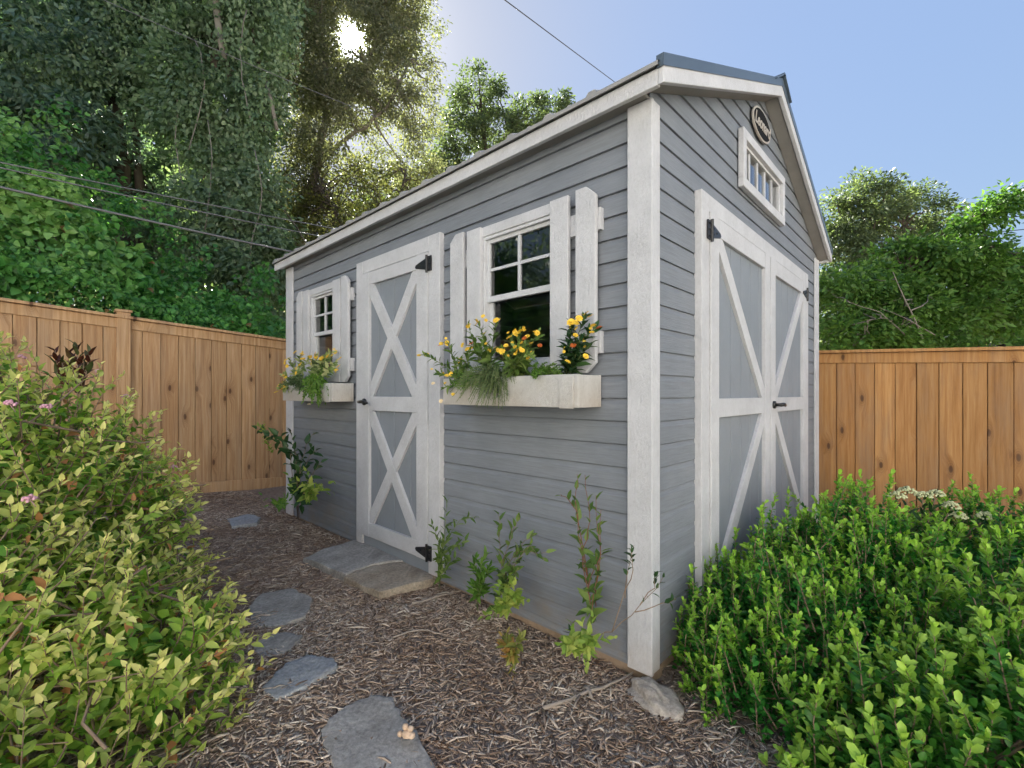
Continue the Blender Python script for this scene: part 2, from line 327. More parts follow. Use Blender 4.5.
M = dict(
    siding=m_siding(), white=m_white(), whitebox=m_white('weathered_white_paint', (.50, .495, .485), .55), vinyl=m_white('window_vinyl', (.56, .57, .60), .0),
    panel=m_plain('grey_door_paint', (.19, .212, .244), (.228, .25, .284), 3, .6, .002, 70),
    roof=m_plain('slate_roof_metal', (.055, .075, .10), (.075, .10, .13), 3, .35, 0, 40, .5), roofsheet=m_plain('grey_roof_sheet', (.22, .22, .22), (.30, .295, .285), 6, .55, 0, 40, .4),
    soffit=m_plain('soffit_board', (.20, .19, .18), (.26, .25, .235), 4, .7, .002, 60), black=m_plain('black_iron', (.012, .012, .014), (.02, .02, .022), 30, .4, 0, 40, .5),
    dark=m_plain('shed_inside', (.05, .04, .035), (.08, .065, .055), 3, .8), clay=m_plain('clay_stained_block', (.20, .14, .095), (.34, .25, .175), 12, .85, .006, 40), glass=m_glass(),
    fenceA=m_fence('cedar_fence', (.24, .135, .07), (.41, .262, .142), (.56, .40, .25), dR), fenceB=m_fence('amber_fence', (.25, .12, .045), (.40, .215, .085), (.52, .32, .145), dL),
    bark=m_plain('tree_bark', (.045, .036, .028), (.13, .105, .085), 9, .9, .02, 14, .2, 0, (1, 1, .35)), paleb=m_plain('pale_bark', (.16, .14, .12), (.28, .25, .21), 9, .9, .01, 20, .2, 0, (1, 1, .4)),
    twig=m_plain('brown_twig', (.15, .10, .068), (.26, .19, .13), 20, .8), redtwig=m_plain('red_stem', (.15, .06, .035), (.22, .10, .06), 20, .7), greystick=m_plain('grey_stick', (.24, .20, .17), (.36, .31, .26), 20, .85),
    greenstem=m_plain('green_stem', (.10, .14, .04), (.16, .19, .07), 20, .6), wire=m_plain('cable_black', (.02, .02, .022), (.035, .035, .04), 5, .5), palewire=m_plain('cable_grey', (.10, .10, .10), (.14, .14, .14), 5, .5),
    ground=m_ground(), chip=m_chip(), soil=m_plain('potting_soil', (.02, .015, .01), (.05, .035, .025), 30, .9, .01, 40),
    stoneblue=m_stone('blue_grey_flagstone', (.24, .255, .275), (.32, .335, .35), (.39, .40, .40)), stonegrey=m_stone('grey_flagstone', (.20, .19, .175), (.32, .305, .285), (.43, .41, .385)),
    stonebrown=m_stone('brown_flagstone', (.22, .175, .13), (.33, .28, .22), (.42, .37, .30)), stonepale=m_stone('pale_rock', (.30, .26, .22), (.43, .38, .33), (.52, .47, .42)),
    pebble=m_plain('beige_pebble', (.42, .28, .18), (.62, .48, .36), 40, .7, .002, 90),
    yflower=m_plain('yellow_petal', (.62, .36, .02), (.84, .60, .06), 45, .6), oflower=m_plain('rust_petal', (.32, .06, .01), (.5, .13, .02), 60, .6), pinkfl=m_plain('pink_blossom', (.42, .19, .26), (.58, .36, .40), 60, .7), cream=m_plain('cream_blossom', (.36, .40, .20), (.56, .57, .36), 90, .8), paleflower=m_plain('pale_petal', (.65, .5, .3), (.8, .68, .45), 60, .6),
    wallpale=m_plain('pale_house_wall', (.42, .41, .39), (.5, .49, .46), 4, .8), shingle=m_plain('dark_shingle', (.05, .055, .07), (.09, .095, .11), 14, .85, .01, 30),
    # leaves
    Lspirea=m_leaf('spirea_leaf', (.085, .22, .03), (.27, .44, .06), (.60, .66, .17), (.74, .68, .26), .38, .5, .25, ((.48, .22, .09), .035)),
    Lbox=m_leaf('holly_leaf', (.020, .115, .016), (.040, .195, .028), (.072, .30, .045), (.36, .60, .07), .34, .32, .3),
    Lboxbig=m_leaf('holly_leaf_fresh', (.035, .14, .018), (.065, .22, .03), (.12, .33, .05), (.44, .64, .10), .34, .35, .3),
    Lwall=m_leaf('sapling_leaf', (.075, .14, .035), (.125, .20, .05), (.22, .30, .085), None, .35, .4), Lwallyel=m_leaf('lime_leaf', (.16, .26, .05), (.26, .37, .07), (.42, .46, .12), None, .4, .45),
    Lwallred=m_leaf('copper_leaf', (.16, .19, .05), (.30, .30, .08), (.38, .20, .07), None, .38, .45), Ldark=m_leaf('dark_leaf', (.018, .05, .02), (.035, .085, .03), (.06, .12, .04), None, .25, .35),
    Lmaroon=m_leaf('maroon_leaf', (.06, .018, .014), (.10, .035, .02), (.05, .075, .025), None, .25, .35), Lfeather=m_leaf('feathery_leaf', (.05, .10, .045), (.09, .15, .07), (.15, .2, .1), None, .3, .6), Lherb=m_leaf('herb_leaf', (.08, .18, .03), (.13, .26, .045), (.2, .33, .07), None, .38, .5), Lvar=m_leaf('variegated_leaf', (.12, .2, .06), (.3, .36, .15), (.55, .55, .32), None, .35, .5),
    Tivy=m_leaf('ivy_leaf', (0.100, 0.157, 0.115), (0.161, 0.235, 0.151), (0.252, 0.329, 0.220), (0.224, 0.293, 0.180), 0.45, 0.4, .25, None, .5), Tivy2=m_leaf('ivy_leaf_light', (0.105, 0.165, 0.095), (0.168, 0.244, 0.131), (0.265, 0.342, 0.212), (0.308, 0.378, 0.235), 0.45, 0.4, .25, None, .5),
    Tdeep=m_leaf('evergreen_leaf', (0.095, 0.160, 0.158), (0.158, 0.239, 0.208), (0.253, 0.330, 0.270), (0.196, 0.268, 0.180), 0.45, 0.38, .25, None, .5), Tkudzu=m_leaf('vine_leaf', (0.051, 0.173, 0.040), (0.088, 0.243, 0.059), (0.145, 0.347, 0.092), (0.248, 0.416, 0.119), .36, .34, .25, ((.22, .14, .06), .006)),
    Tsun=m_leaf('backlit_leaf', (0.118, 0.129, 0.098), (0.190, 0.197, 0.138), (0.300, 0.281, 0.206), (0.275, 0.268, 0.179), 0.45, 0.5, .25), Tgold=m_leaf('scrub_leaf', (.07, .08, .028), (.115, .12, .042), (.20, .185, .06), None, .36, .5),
    Toak=m_leaf('oak_leaf', (0.069, 0.100, 0.058), (0.112, 0.146, 0.081), (0.175, 0.213, 0.114), (0.200, 0.244, 0.130), 0.42, 0.45, .25), Tgrey=m_leaf('greygreen_leaf', (0.085, 0.127, 0.048), (0.145, 0.189, 0.067), (0.242, 0.278, 0.103), (0.264, 0.287, 0.110), 0.42, 0.5, .25), Tbright=m_leaf('bright_leaf', (.05, .12, .025), (.09, .19, .04), (.17, .29, .065), (.15, .27, .06), 0.38, 0.4, .25),
)
# ------------------------------------------------------------------ camera, world, sun
cam = bpy.data.cameras.new('camera'); cam.sensor_width = 36; cam.lens = F/1024*36; cam.shift_y = (CY-384)/1024; cam.clip_end = 3000; cam.clip_start = .02
co_ = put(bpy.data.objects.new('camera', cam)); co_.location = (0, 0, CAMH); co_.rotation_euler = (R_(90), 0, 0); S.camera = co_
SUN = nrm(np.array([(353-CX)/F, 1., (CY-38)/F])); EL = math.asin(SUN[2]); AZ = math.atan2(SUN[0], SUN[1])
w = bpy.data.worlds.new('World'); S.world = w; w.use_nodes = True; nt = w.node_tree; nt.nodes.clear()
sky = nt.nodes.new('ShaderNodeTexSky'); sky.sky_type = 'NISHITA'; sky.sun_disc = False; sky.sun_elevation = EL; sky.sun_rotation = AZ
sky.air_density = 1.0; sky.dust_density = .6; sky.ozone_density = 2.0; sky.altitude = 200
bg = nt.nodes.new('ShaderNodeBackground'); bg.inputs[1].default_value = .085
# the sun itself, seen through the trees: a small bright disc with its aureole, fixed in the sky's own directions
tc = nt.nodes.new('ShaderNodeTexCoord'); dp = nt.nodes.new('ShaderNodeVectorMath'); dp.operation = 'DOT_PRODUCT'; nv = nt.nodes.new('ShaderNodeVectorMath'); nv.operation = 'NORMALIZE'
nt.links.new(tc.outputs['Generated'], nv.inputs[0]); nt.links.new(nv.outputs[0], dp.inputs[0]); dp.inputs[1].default_value = tuple(SUN)
angd = math_(nt, 'MULTIPLY', math_(nt, 'ARCCOSINE', math_(nt, 'MINIMUM', dp.outputs['Value'], .9999999)), 57.2958)
disc = math_(nt, 'MULTIPLY', math_(nt, 'POWER', 2.718, math_(nt, 'MULTIPLY', math_(nt, 'POWER', math_(nt, 'DIVIDE', angd, 1.0), 2.), -1)), 14.)
halo = math_(nt, 'MULTIPLY', math_(nt, 'POWER', 2.718, math_(nt, 'MULTIPLY', angd, -.45)), .7)
bg2 = nt.nodes.new('ShaderNodeBackground'); bg2.inputs[0].default_value = (.96, .97, 1., 1); nt.links.new(math_(nt, 'ADD', disc, halo), bg2.inputs[1])
ads = nt.nodes.new('ShaderNodeAddShader'); wo = nt.nodes.new('ShaderNodeOutputWorld')
bw = nt.nodes.new('ShaderNodeRGBToBW'); nt.links.new(sky.outputs[0], bw.inputs[0])
comp = math_(nt, 'POWER', math_(nt, 'ADD', bw.outputs[0], .02), -.75); skc = nt.nodes.new('ShaderNodeVectorMath'); skc.operation = 'SCALE'
nt.links.new(mix(nt, sky.outputs[0], bw.outputs[0], .26), skc.inputs[0]); nt.links.new(math_(nt, 'MULTIPLY', comp, .82), skc.inputs['Scale'])
nt.links.new(skc.outputs[0], bg.inputs[0]); nt.links.new(bg.outputs[0], ads.inputs[0]); nt.links.new(bg2.outputs[0], ads.inputs[1]); nt.links.new(ads.outputs[0], wo.inputs[0])
sl = bpy.data.lights.new('sun', 'SUN'); sl.energy = 5.0; sl.angle = R_(.5); sl.color = (1, .93, .82)
so = put(bpy.data.objects.new('sun', sl)); so.rotation_euler = Vector(SUN).to_track_quat('Z', 'Y').to_euler()
S.view_settings.view_transform = 'Standard'; S.view_settings.look = 'None'; S.view_settings.gamma = 1; S.view_settings.exposure = 2.6; S.view_settings.use_white_balance = True; S.view_settings.white_balance_temperature = 6250; S.view_settings.white_balance_tint = 9
S.cycles.max_bounces = 8; S.cycles.diffuse_bounces = 4; S.cycles.glossy_bounces = 3; S.cycles.transmission_bounces = 6; S.cycles.transparent_max_bounces = 12
S.cycles.caustics_reflective = False; S.cycles.caustics_refractive = False; S.cycles.sample_clamp_indirect = 6; S.cycles.use_denoising = True
# ------------------------------------------------------------------ ground
def axis(lo, hi, n, fine):
    t = np.linspace(-1, 1, n); k = 6.5
    a = np.sinh(k*t)/np.sinh(k); return a
gx = np.concatenate([-np.geomspace(600, 7.2, 26), np.arange(-7, 7.01, .10), np.geomspace(7.2, 600, 26)])
gy = np.concatenate([-np.geomspace(600, 3.2, 26), np.arange(-3, 10.01, .10), np.geomspace(10.2, 900, 30)])
GX, GY = np.meshgrid(gx, gy); GZ = ground_h(GX, GY)
V = np.stack([GX, GY, GZ], -1).reshape(-1, 3); nx, ny = len(gx), len(gy)
ii = (np.arange(ny-1)[:, None]*nx+np.arange(nx-1)[None]).reshape(-1, 1)
gob = np_mesh('ground', V, [np.concatenate([ii, ii+1, ii+1+nx, ii+nx], 1)], M['ground'], smooth=True); tag(gob, kind='structure')
b = MB(); b.box(-22, 24, -26, -2.0, -.3, .22)  # unseen pale slab added behind the camera to bounce sunlight onto the shed
po_ = b.build('bounce_patio', m_plain('pale_concrete', (.46, .44, .40), (.56, .53, .49), 3, .85, .004, 30)); tag(po_, kind='structure')
# unseen house added across the patio: pale clapboard catching the sun, it throws light back into the shaded yard
bounce_house = thing('house', 'unseen pale two storey clapboard house added as a light reflector across the patio, facing the shed', 'house', (1.0, -6.2, .22))
b = MB()
for k in range(30): b.prism([(0, k*.19), (.022, k*.19), (.004, (k+1)*.19), (0, (k+1)*.19)], lambda p, d: (d, p[0], p[1]), -9.5, 9.5)
b.box(-9.5, 9.5, -7, -.002, 0, 5.7); b.build('wall', m_plain('cream_clapboard', (.72, .70, .65), (.78, .76, .72), 3, .8), bounce_house)
b = MB(); b.prism([(.45, 5.55), (.45, 5.72), (-3.5, 8.0), (-7.45, 5.72), (-7.45, 5.55)], lambda p, d: (d, p[0], p[1]), -9.9, 9.9); b.build('roof', m_plain('brown_shingle', (.07, .06, .055), (.11, .095, .085), 12, .9, .01, 30), bounce_house)
for wx, wz in ((-7, 1.0), (-3.6, 1.0), (6.5, 1.0), (-7, 3.6), (-3.6, 3.6), (0, 3.6), (3.4, 3.6), (6.5, 3.6)):
    b = MB(); b.box(wx-.5, wx+.5, .02, .06, wz, wz+1.4); wf_ = b.build('window', m_white('house_window_trim', (.75, .75, .74), .0) if wx == -7 and wz == 1.0 else bpy.data.materials['house_window_trim'], bounce_house, bevel=.004)
    b = MB(); b.box(wx-.43, wx+.43, .061, .064, wz+.07, wz+.68); b.box(wx-.43, wx+.43, .061, .064, wz+.72, wz+1.33); b.build('pane', M['black'], wf_)
b = MB(); b.box(1.2, 2.2, .02, .07, .02, 2.1); b.build('door', M['panel'], bounce_house, bevel=.004)
# ---- wood chips
def chips(n, umin, umax, vmin, vmax):
    u = rng.uniform(umin, umax, n); v = rng.uniform(vmin, vmax, n)
    P = np.stack([P0[0]+u*dR[0]+v*dL[0], P0[1]+u*dR[1]+v*dL[1]], 1); ok = (P[:, 1] > .9)
    return P[ok]
Pc = np.concatenate([chips(48000, -2.3, .0, -.9, 1.6), chips(30000, -2.3, .0, 1.2, 4.7), chips(3500, -.2, 1.2, -1.2, .02)])
n = len(Pc); L = np.where(rng.random(n) < .72, rng.gamma(2.2, .008, n)+.006, rng.gamma(3, .013, n)+.012); L = np.minimum(L, .10); Wc = rng.uniform(.0016, .0046, n)*(1+(L > .03)*.3); th = rng.uniform(0, 2*math.pi, n); pit = rng.normal(0, .12, n); rol = rng.uniform(0, 6.28, n)
D = np.stack([np.cos(th)*np.cos(pit), np.sin(th)*np.cos(pit), np.sin(pit)], 1); A = nrm(np.cross(D, np.array([0, 0, 1.]))); B = np.cross(A, D)
C = np.c_[Pc, ground_h(Pc[:, 0], Pc[:, 1])+rng.uniform(.0, .010, n)]
bow = rng.normal(0, .06, n)
Vs = []
for e in (-1, 0, 1):
    for k, q in enumerate((0, 2.2, 4.1)):
        wob = (1-.35*abs(e))
        Vs.append(C+D*(e*L/2)[:, None]+(B*(bow*L*(1-e*e))[:, None])+(A*np.cos(rol+q)[:, None]+B*(np.sin(rol+q)*.55)[:, None])*(Wc*wob)[:, None])
V = np.stack(Vs, 1).reshape(-1, 3); i9 = np.arange(n)[:, None]*9
fq = np.concatenate([i9+np.array(q) for s_ in (0, 3) for q in ((s_, s_+1, s_+4, s_+3), (s_+1, s_+2, s_+5, s_+4), (s_+2, s_, s_+3, s_+5))]); ft = np.concatenate([i9+np.array([0, 2, 1]), i9+np.array([6, 7, 8])])
ch = np_mesh('mulch', V, [fq, ft], M['chip']); tag(ch, 'grey and brown wood chip mulch spread round the shed', 'mulch', kind='stuff')
# ---- flagstones
def stone(name, label, poly_px, mat, thick=.05, lift=.009, sd=1, cat='stepping stone', group='flat stepping stones in the mulch', tilt=(0, 0)):
    pts = [gpix(*p) for p in poly_px]; c = np.mean(pts, axis=0)
    rr = random.Random(sd); out = []
    for i, p in enumerate(pts):
        q = pts[(i+1) % len(pts)]
        for k in range(5):
            t = k/5; e = p*(1-t)+q*t; out.append((e[0]+rr.uniform(-.008, .008)*(k > 0), e[1]+rr.uniform(-.008, .008)*(k > 0)))
    n = len(out); cxy = c[:2]; top = float(max(p[2] for p in pts))+lift
    rings = [(1.0, -thick), (1.0, -.012), (.985, -.002), (.955, 0), (.75, 0), (.5, 0), (.25, 0)]
    V = []; 
    for s_, dz in rings:
        for (x, y) in out:
            px, py = cxy[0]+(x-cxy[0])*s_, cxy[1]+(y-cxy[1])*s_
            zz = mnoise.noise(Vector((px*7+sd, py*7, 0)))*.008+mnoise.noise(Vector((px*25, py*25+sd, 3)))*.003 if dz > -.03 else 0
            V.append((px-c[0], py-c[1], top+dz+zz-c[2]+tilt[0]*(px-c[0])+tilt[1]*(py-c[1])))
    V.append((0, 0, top-c[2])); f = []
    for r in range(len(rings)-1):
        for i in range(n):
            j = (i+1) % n; f.append((r*n+i, r*n+j, (r+1)*n+j, (r+1)*n+i))
    for i in range(n): f.append(((len(rings)-1)*n+i, (len(rings)-1)*n+(i+1) % n, len(V)-1))
    me = bpy.data.meshes.new(name); me.from_pydata(V, [], f); me.materials.append(M[mat])
    bm = bmesh.new(); bm.from_mesh(me); bmesh.ops.recalc_face_normals(bm, faces=bm.faces); bm.to_mesh(me); bm.free()
    me.polygons.foreach_set('use_smooth', [True]*len(f))
    o = put(bpy.data.objects.new(name, me)); o.location = [float(a) for a in c]
    m = o.modifiers.new('edge', 'EDGE_SPLIT'); m.split_angle = R_(50)
    return tag(o, label, cat, group)
stone('stepping_stone', 'small blue-grey flagstone by the left fence, farthest along the path', [(227, 520), (248, 516), (261, 521), (257, 527), (232, 529)], 'stoneblue', sd=2)
stone('stepping_stone', 'rough round grey flagstone level with the doorstep slab', [(246, 612), (262, 596), (292, 592), (313, 602), (306, 620), (282, 629), (250, 629)], 'stonegrey', sd=3)
stone('stepping_stone', 'narrow brownish grey flagstone behind the blue-grey one', [(250, 645), (276, 636), (303, 639), (290, 652), (262, 660)], 'stonegrey', sd=4)
stone('stepping_stone', 'smooth blue-grey flagstone with a pointed end near the left shrub', [(261, 690), (285, 667), (312, 658), (333, 662), (337, 672), (310, 688), (275, 702)], 'stoneblue', sd=5)
big = stone('stepping_stone', 'large grey flagstone nearest the viewer with a little pebble pile on it', [(320, 733), (345, 709), (371, 699), (392, 703), (394, 712), (418, 738), (436, 772), (432, 800), (340, 800)], 'stonegrey', sd=6)
stone('doorstep_slab', 'grey stone slab under the single shed door', [(303, 562), (330, 553), (357, 545), (400, 560), (412, 568), (372, 574), (346, 583)], 'stonegrey', .07, .03, 7, 'doorstep', 'slabs at the single door')
stone('doorstep_slab', 'brown stone slab overlapping the grey one at the door', [(344, 583), (372, 573), (412, 567), (437, 580), (433, 587), (379, 601)], 'stonebrown', .08, .04, 8, 'doorstep', 'slabs at the single door')
def lump(label, px, r, sd):
    c = gpix(*px); b = MB(); n_ = 26
    for i in range(n_+1):
        ph = math.pi*i/n_
        for j in range(36):
            th = 2*math.pi*j/36; d = Vector((math.sin(ph)*math.cos(th), math.sin(ph)*math.sin(th), math.cos(ph)))
            q = 1+.30*mnoise.noise(d*1.7+Vector((sd, 0, 0)))+.12*mnoise.noise(d*4.5+Vector((0, sd, 0)))+.05*mnoise.noise(d*11)
            b.v.append((d.x*r[0]*q, d.y*r[1]*q, d.z*r[2]*q))
    for i in range(n_):
        for j in range(36): b.f.append((i*36+j, (i+1)*36+j, (i+1)*36+(j+1) % 36, i*36+(j+1) % 36))
    o = b.build('buried_stone', M['stonepale'], None, True); o.location = [float(c[0]), float(c[1]), float(c[2])]; o.rotation_euler = (0, 0, .35)
    return tag(o, label, 'rock')
lump('pale lumpy half-buried rock at the foot of the white corner board', (656, 702), (.075, .13, .045), 4)
stone('buried_stone', 'flat pale rock sunk in the mulch at the bottom edge', [(604, 765), (630, 752), (668, 752), (690, 764), (676, 778), (620, 780)], 'stonepale', .06, -.004, 10, 'rock', None, (0, 0))
pb = gpix(407, 749); pb[2] = big.location[2]+.035
pt = thing('pebble_pile', 'tiny pile of beige pebbles on the largest flagstone', 'pebbles', pb)
for (dx, dy, dz, r) in ((0, 0, .012, (.017, .015, .012)), (.014, -.004, .010, (.012, .012, .010)), (-.006, .004, .031, (.010, .010, .009)), (.010, .003, .026, (.011, .010, .008)), (-.022, .004, .009, (.009, .009, .009))):
    b = MB(); b.blob((dx, dy, dz), r, 10, 7, .12, int(dx*1e4)+3); b.build('pebble', M['pebble'], pt, True)
# ---- sticks
def stick(label, pix, r, mat='greystick', up=.012, side=None):
    pts = [gpix(*p)+np.array([0, 0, up]) for p in pix]; c = pts[0]
    b = MB(); full = []
    for a, d in zip(pts[:-1], pts[1:]):
        for k in range(3): full.append(a*(1-k/3)+d*k/3+rng.normal(0, .003, 3))
    full.append(pts[-1]); b.tube(full, list(np.linspace(r, r*.5, len(full))), 6)
    if side is not None: b.tube([gpix(*side[0])+[0, 0, up], gpix(*side[1])+[0, 0, up+.02]], [r*.6, r*.3], 5)
    o = b.build('fallen_stick', M[mat], None, True, off=c); o.location = [float(q) for q in c]
    return tag(o, label, 'stick', 'dry sticks on the mulch')
stick('pale forked stick on the mulch near the white corner board', [(545, 712), (580, 698), (612, 688), (640, 672)], .008, side=((580, 698), (574, 715)))
stick('short grey stick on the mulch beside the brown slab', [(412, 606), (440, 598), (468, 590)], .008)
stick('thin dry stick on the mulch below the brown slab', [(392, 640), (418, 632), (446, 637)], .005)
stick('pale bark sliver on bare mulch between shed and big flagstone', [(586, 690), (592, 702)], .010)
# ------------------------------------------------------------------ shed
shed = thing('garden_shed', 'grey clapboard garden shed with white trim and X-braced doors', 'shed', (P0[0], P0[1], 0), ANG)
ROOF0, SLOPE, OH = 2.300, .431, .09
def Rz(u): return ROOF0+SLOPE*((u if u < DEP/2 else DEP-u)+OH)
def wall(fn, smin, smax, z0, z1, openings=(), gable=False):
    prof = []; nmin = int(math.floor((z0-.04)/.095))-1
    for k in range(nmin, 40):
        zl = .04+.095*k
        prof += [(zl, .0070), (zl+.069, .0065), (zl+.0905, .0), (zl+.0922, -.003), (zl+.0949, -.003)] if gable else [(zl, .0115), (zl+.067, .011), (zl+.0890, .0), (zl+.0915, -.004), (zl+.0949, -.004)]
    zs = sorted({z for z, _ in prof} | {z0, z1} | {o[2] for o in openings} | {o[3] for o in openings}); zs = [z for z in zs if z0 <= z <= z1]
    pz = [p[0] for p in prof]; po = [p[1] for p in prof]
    def rngs(z):
        if not gable: return smin, smax
        lim = ROOF0+SLOPE*OH-.046
        if z <= lim: return smin, smax
        d = (z-lim)/SLOPE; return min(smin+d, (smin+smax)/2), max(smax-d, (smin+smax)/2)
    b = MB(); last = None
    for za, zb in zip(zs[:-1], zs[1:]):
        oa = float(np.interp(za+1e-6, pz, po)); ob = float(np.interp(zb-1e-6, pz, po)); zm = (za+zb)/2
        a0, a1 = rngs(za); b0, b1 = rngs(zb)
        cuts = sorted([(o[0], o[1]) for o in openings if o[2] <= zm <= o[3]])
        ivs = []; s = None
        for c in cuts: ivs.append((s, c[0])); s = c[1]
        ivs.append((s, None))
        for s, e in ivs:
            sa, sb = (a0, b0) if s is None else (s, s); ea, eb = (a1, b1) if e is None else (e, e)
            b.quad(fn(sa, za, oa), fn(ea, za, oa), fn(eb, zb, ob), fn(sb, zb, ob))
            if last is not None and abs(last-oa) > 1e-4: b.quad(fn(sa, za, last), fn(ea, za, last), fn(ea, za, oa), fn(sa, za, oa))
        last = ob
    return b
fl = lambda s, z, o: (-o, s, z)
fg = lambda s, z, o: (s, -o, z)
wl_ = lambda s, z, o: (.011-o, s, z)
wb_ = lambda s, z, o: (DEP-.014+o, s, z)
wg_ = lambda s, z, o: (s, .008-o, z)
wh_ = lambda s, z, o: (s, LEN-.014+o, z)
NW = (.462, .935, 1.225, 1.925); FW = (2.625, 3.065, 1.225, 1.925); GW = (1.065, 1.815, 2.29, 2.51)
wall(wl_, 0, LEN, .0, 2.27, [NW, FW]).build('siding_wall', M['siding'], shed)
wall(wg_, 0, DEP, .0, 3.0, [GW], True).build('siding_wall', M['siding'], shed)
wall(wb_, 0, LEN, .0, 2.27).build('siding_wall', M['siding'], shed)
wall(wh_, 0, DEP, .0, 3.0, [], True).build('siding_wall', M['siding'], shed)
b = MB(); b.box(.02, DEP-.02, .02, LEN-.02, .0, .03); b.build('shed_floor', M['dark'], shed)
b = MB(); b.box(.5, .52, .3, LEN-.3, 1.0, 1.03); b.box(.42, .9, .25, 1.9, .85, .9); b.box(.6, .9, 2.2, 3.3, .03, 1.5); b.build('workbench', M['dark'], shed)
b = MB(); b.box(.015, .11, .0, LEN, -.14, -.002); b.box(DEP-.11, DEP-.015, 0, LEN, -.35, -.002); b.box(.112, DEP-.112, .015, .11, -.4, -.002); b.box(.112, DEP-.112, LEN-.11, LEN-.015, -.3, -.002); b.build('foundation', M['clay'], shed, bevel=.006)
# corner boards: an L of two boards
for (cu, cv, su, sv, w1, w2) in ((0, 0, -1, -1, .090, .058), (0, LEN, -1, 1, .12, .09), (DEP, 0, 1, -1, .09, .10), (DEP, LEN, 1, 1, .09, .09)):
    b = MB(); t = .018
    zt = 2.252 if True else 0
    b.box(cu+su*t, cu-su*.0, cv+sv*t*.99, cv-sv*w1, .0, zt)          # board lying on the long side
    b.box(cu-su*.002, cu-su*w2, cv+sv*(t-.004), cv-sv*.0, .002, zt+(.0 if cu else .0))
    b.build('corner_board', M['white'], shed, bevel=.003)
# eaves
for side in (0, 1):
    U = (lambda q: q) if side == 0 else (lambda q: DEP-q)
    b = MB(); b.box(U(-OH), U(-OH+.022), -.1+.024, LEN+.076, 2.237, 2.300); b.build('fascia', M['white'], shed, bevel=.003)
    b = MB(); b.box(U(-OH+.0225), U(.008), .001, LEN-.001, 2.254, 2.266); b.build('soffit', M['soffit'], shed)
    for gv, sg in ((-.1, 1), (LEN+.1, -1)):
        def P(p, d): return (U(p[0]), gv+sg*d, p[1])
        poly = [(-OH, ROOF0-.063), (DEP/2, ROOF0-.063+SLOPE*(DEP/2+OH)), (DEP/2, ROOF0+SLOPE*(DEP/2+OH)), (-OH, ROOF0)]
        b = MB(); b.prism(poly, P, 0, .023); b.build('rake_board', M['white'], shed, bevel=.003)
        poly = [(-OH+.0225, ROOF0-.056), (DEP/2, ROOF0-.056+SLOPE*(DEP/2+OH)-.0), (DEP/2, ROOF0-.044+SLOPE*(DEP/2+OH)), (-OH+.0225, ROOF0-.044)]
        poly = [(a, z+(SLOPE*.0225)*(a < 0)) for a, z in poly]
        b = MB(); b.prism(poly, P, .0235, .098); b.build('soffit', M['soffit'], shed)
# roof: deck and ribbed sheet
b = MB(); v0, v1 = -.088, LEN+.088
for side in (0, 1):
    U = (lambda q: q) if side == 0 else (lambda q: DEP-q)
    e0 = -OH-.022
    vs = [(v0, 0)]; pitch = .2286; k = 0; rv = .20
    while rv < v1-.04:
        vs += [(rv-.026, 0), (rv-.014, .015), (rv+.014, .015), (rv+.026, 0), (rv+.10, 0), (rv+.106, .005), (rv+.116, .005), (rv+.122, 0)]; rv += pitch
    vs = [q for q in vs if q[0] < v1-.002]; vs.append((v1, 0))
    for (va, ha), (vb, hb) in zip(vs[:-1], vs[1:]):
        za, zb = ROOF0+.022+SLOPE*(e0+OH), ROOF0+.022+SLOPE*(DEP/2+OH)
        b.quad((U(e0), va, za+ha), (U(e0), vb, za+hb), (U(DEP/2), vb, zb+hb), (U(DEP/2), va, zb+ha))
        b.quad((U(e0), va, za+ha), (U(e0), vb, za+hb), (U(e0), vb, za-.016), (U(e0), va, za-.016))
    b.quad((U(e0), v0, za-.016), (U(e0), v1, za-.016), (U(DEP/2), v1, zb-.016), (U(DEP/2), v0, zb-.016))
roof = b.build('roof', M['roofsheet'], shed)
for side in (0, 1):
    U = (lambda q: q) if side == 0 else (lambda q: DEP-q)
    for gv, sg in ((-.104, 1), (LEN+.104, -1)):
        def P(p, d): return (U(p[0]), gv+sg*d, p[1])
        b = MB(); e0 = -OH-.004
        q = lambda o: [(e0, ROOF0+o[0]+SLOPE*(e0+OH)), (DEP/2-.001, ROOF0+o[0]+SLOPE*(DEP/2+OH)), (DEP/2-.001, ROOF0+o[1]+SLOPE*(DEP/2+OH)), (e0, ROOF0+o[1]+SLOPE*(e0+OH))]
        b.prism(q((-.004, .043)), P, 0, .0035); b.prism(q((.038, .043)), P, .0036, .030); zz = ROOF0+SLOPE*(e0+OH); b.box(U(e0-.003), U(e0-.0002), min(gv, gv+sg*.030), max(gv, gv+sg*.030), zz-.004, zz+.0425)
        b.build('rake_trim', M['roof'], roof)
b = MB(); zr = ROOF0+SLOPE*(DEP/2+OH)
poly = [(DEP/2-.16, zr-.16*SLOPE+.030), (DEP/2-.02, zr+.047), (DEP/2-.012, zr+.060), (DEP/2+.012, zr+.060), (DEP/2+.02, zr+.047), (DEP/2+.16, zr-.16*SLOPE+.030), (DEP/2+.16, zr-.16*SLOPE+.037), (DEP/2+.024, zr+.052), (DEP/2+.014, zr+.067), (DEP/2-.014, zr+.067), (DEP/2-.024, zr+.052), (DEP/2-.16, zr-.16*SLOPE+.037)]
b.prism(poly, lambda p, d: (p[0], d, p[1]), -.118, LEN+.118); b.build('ridge_cap', M['roof'], roof)
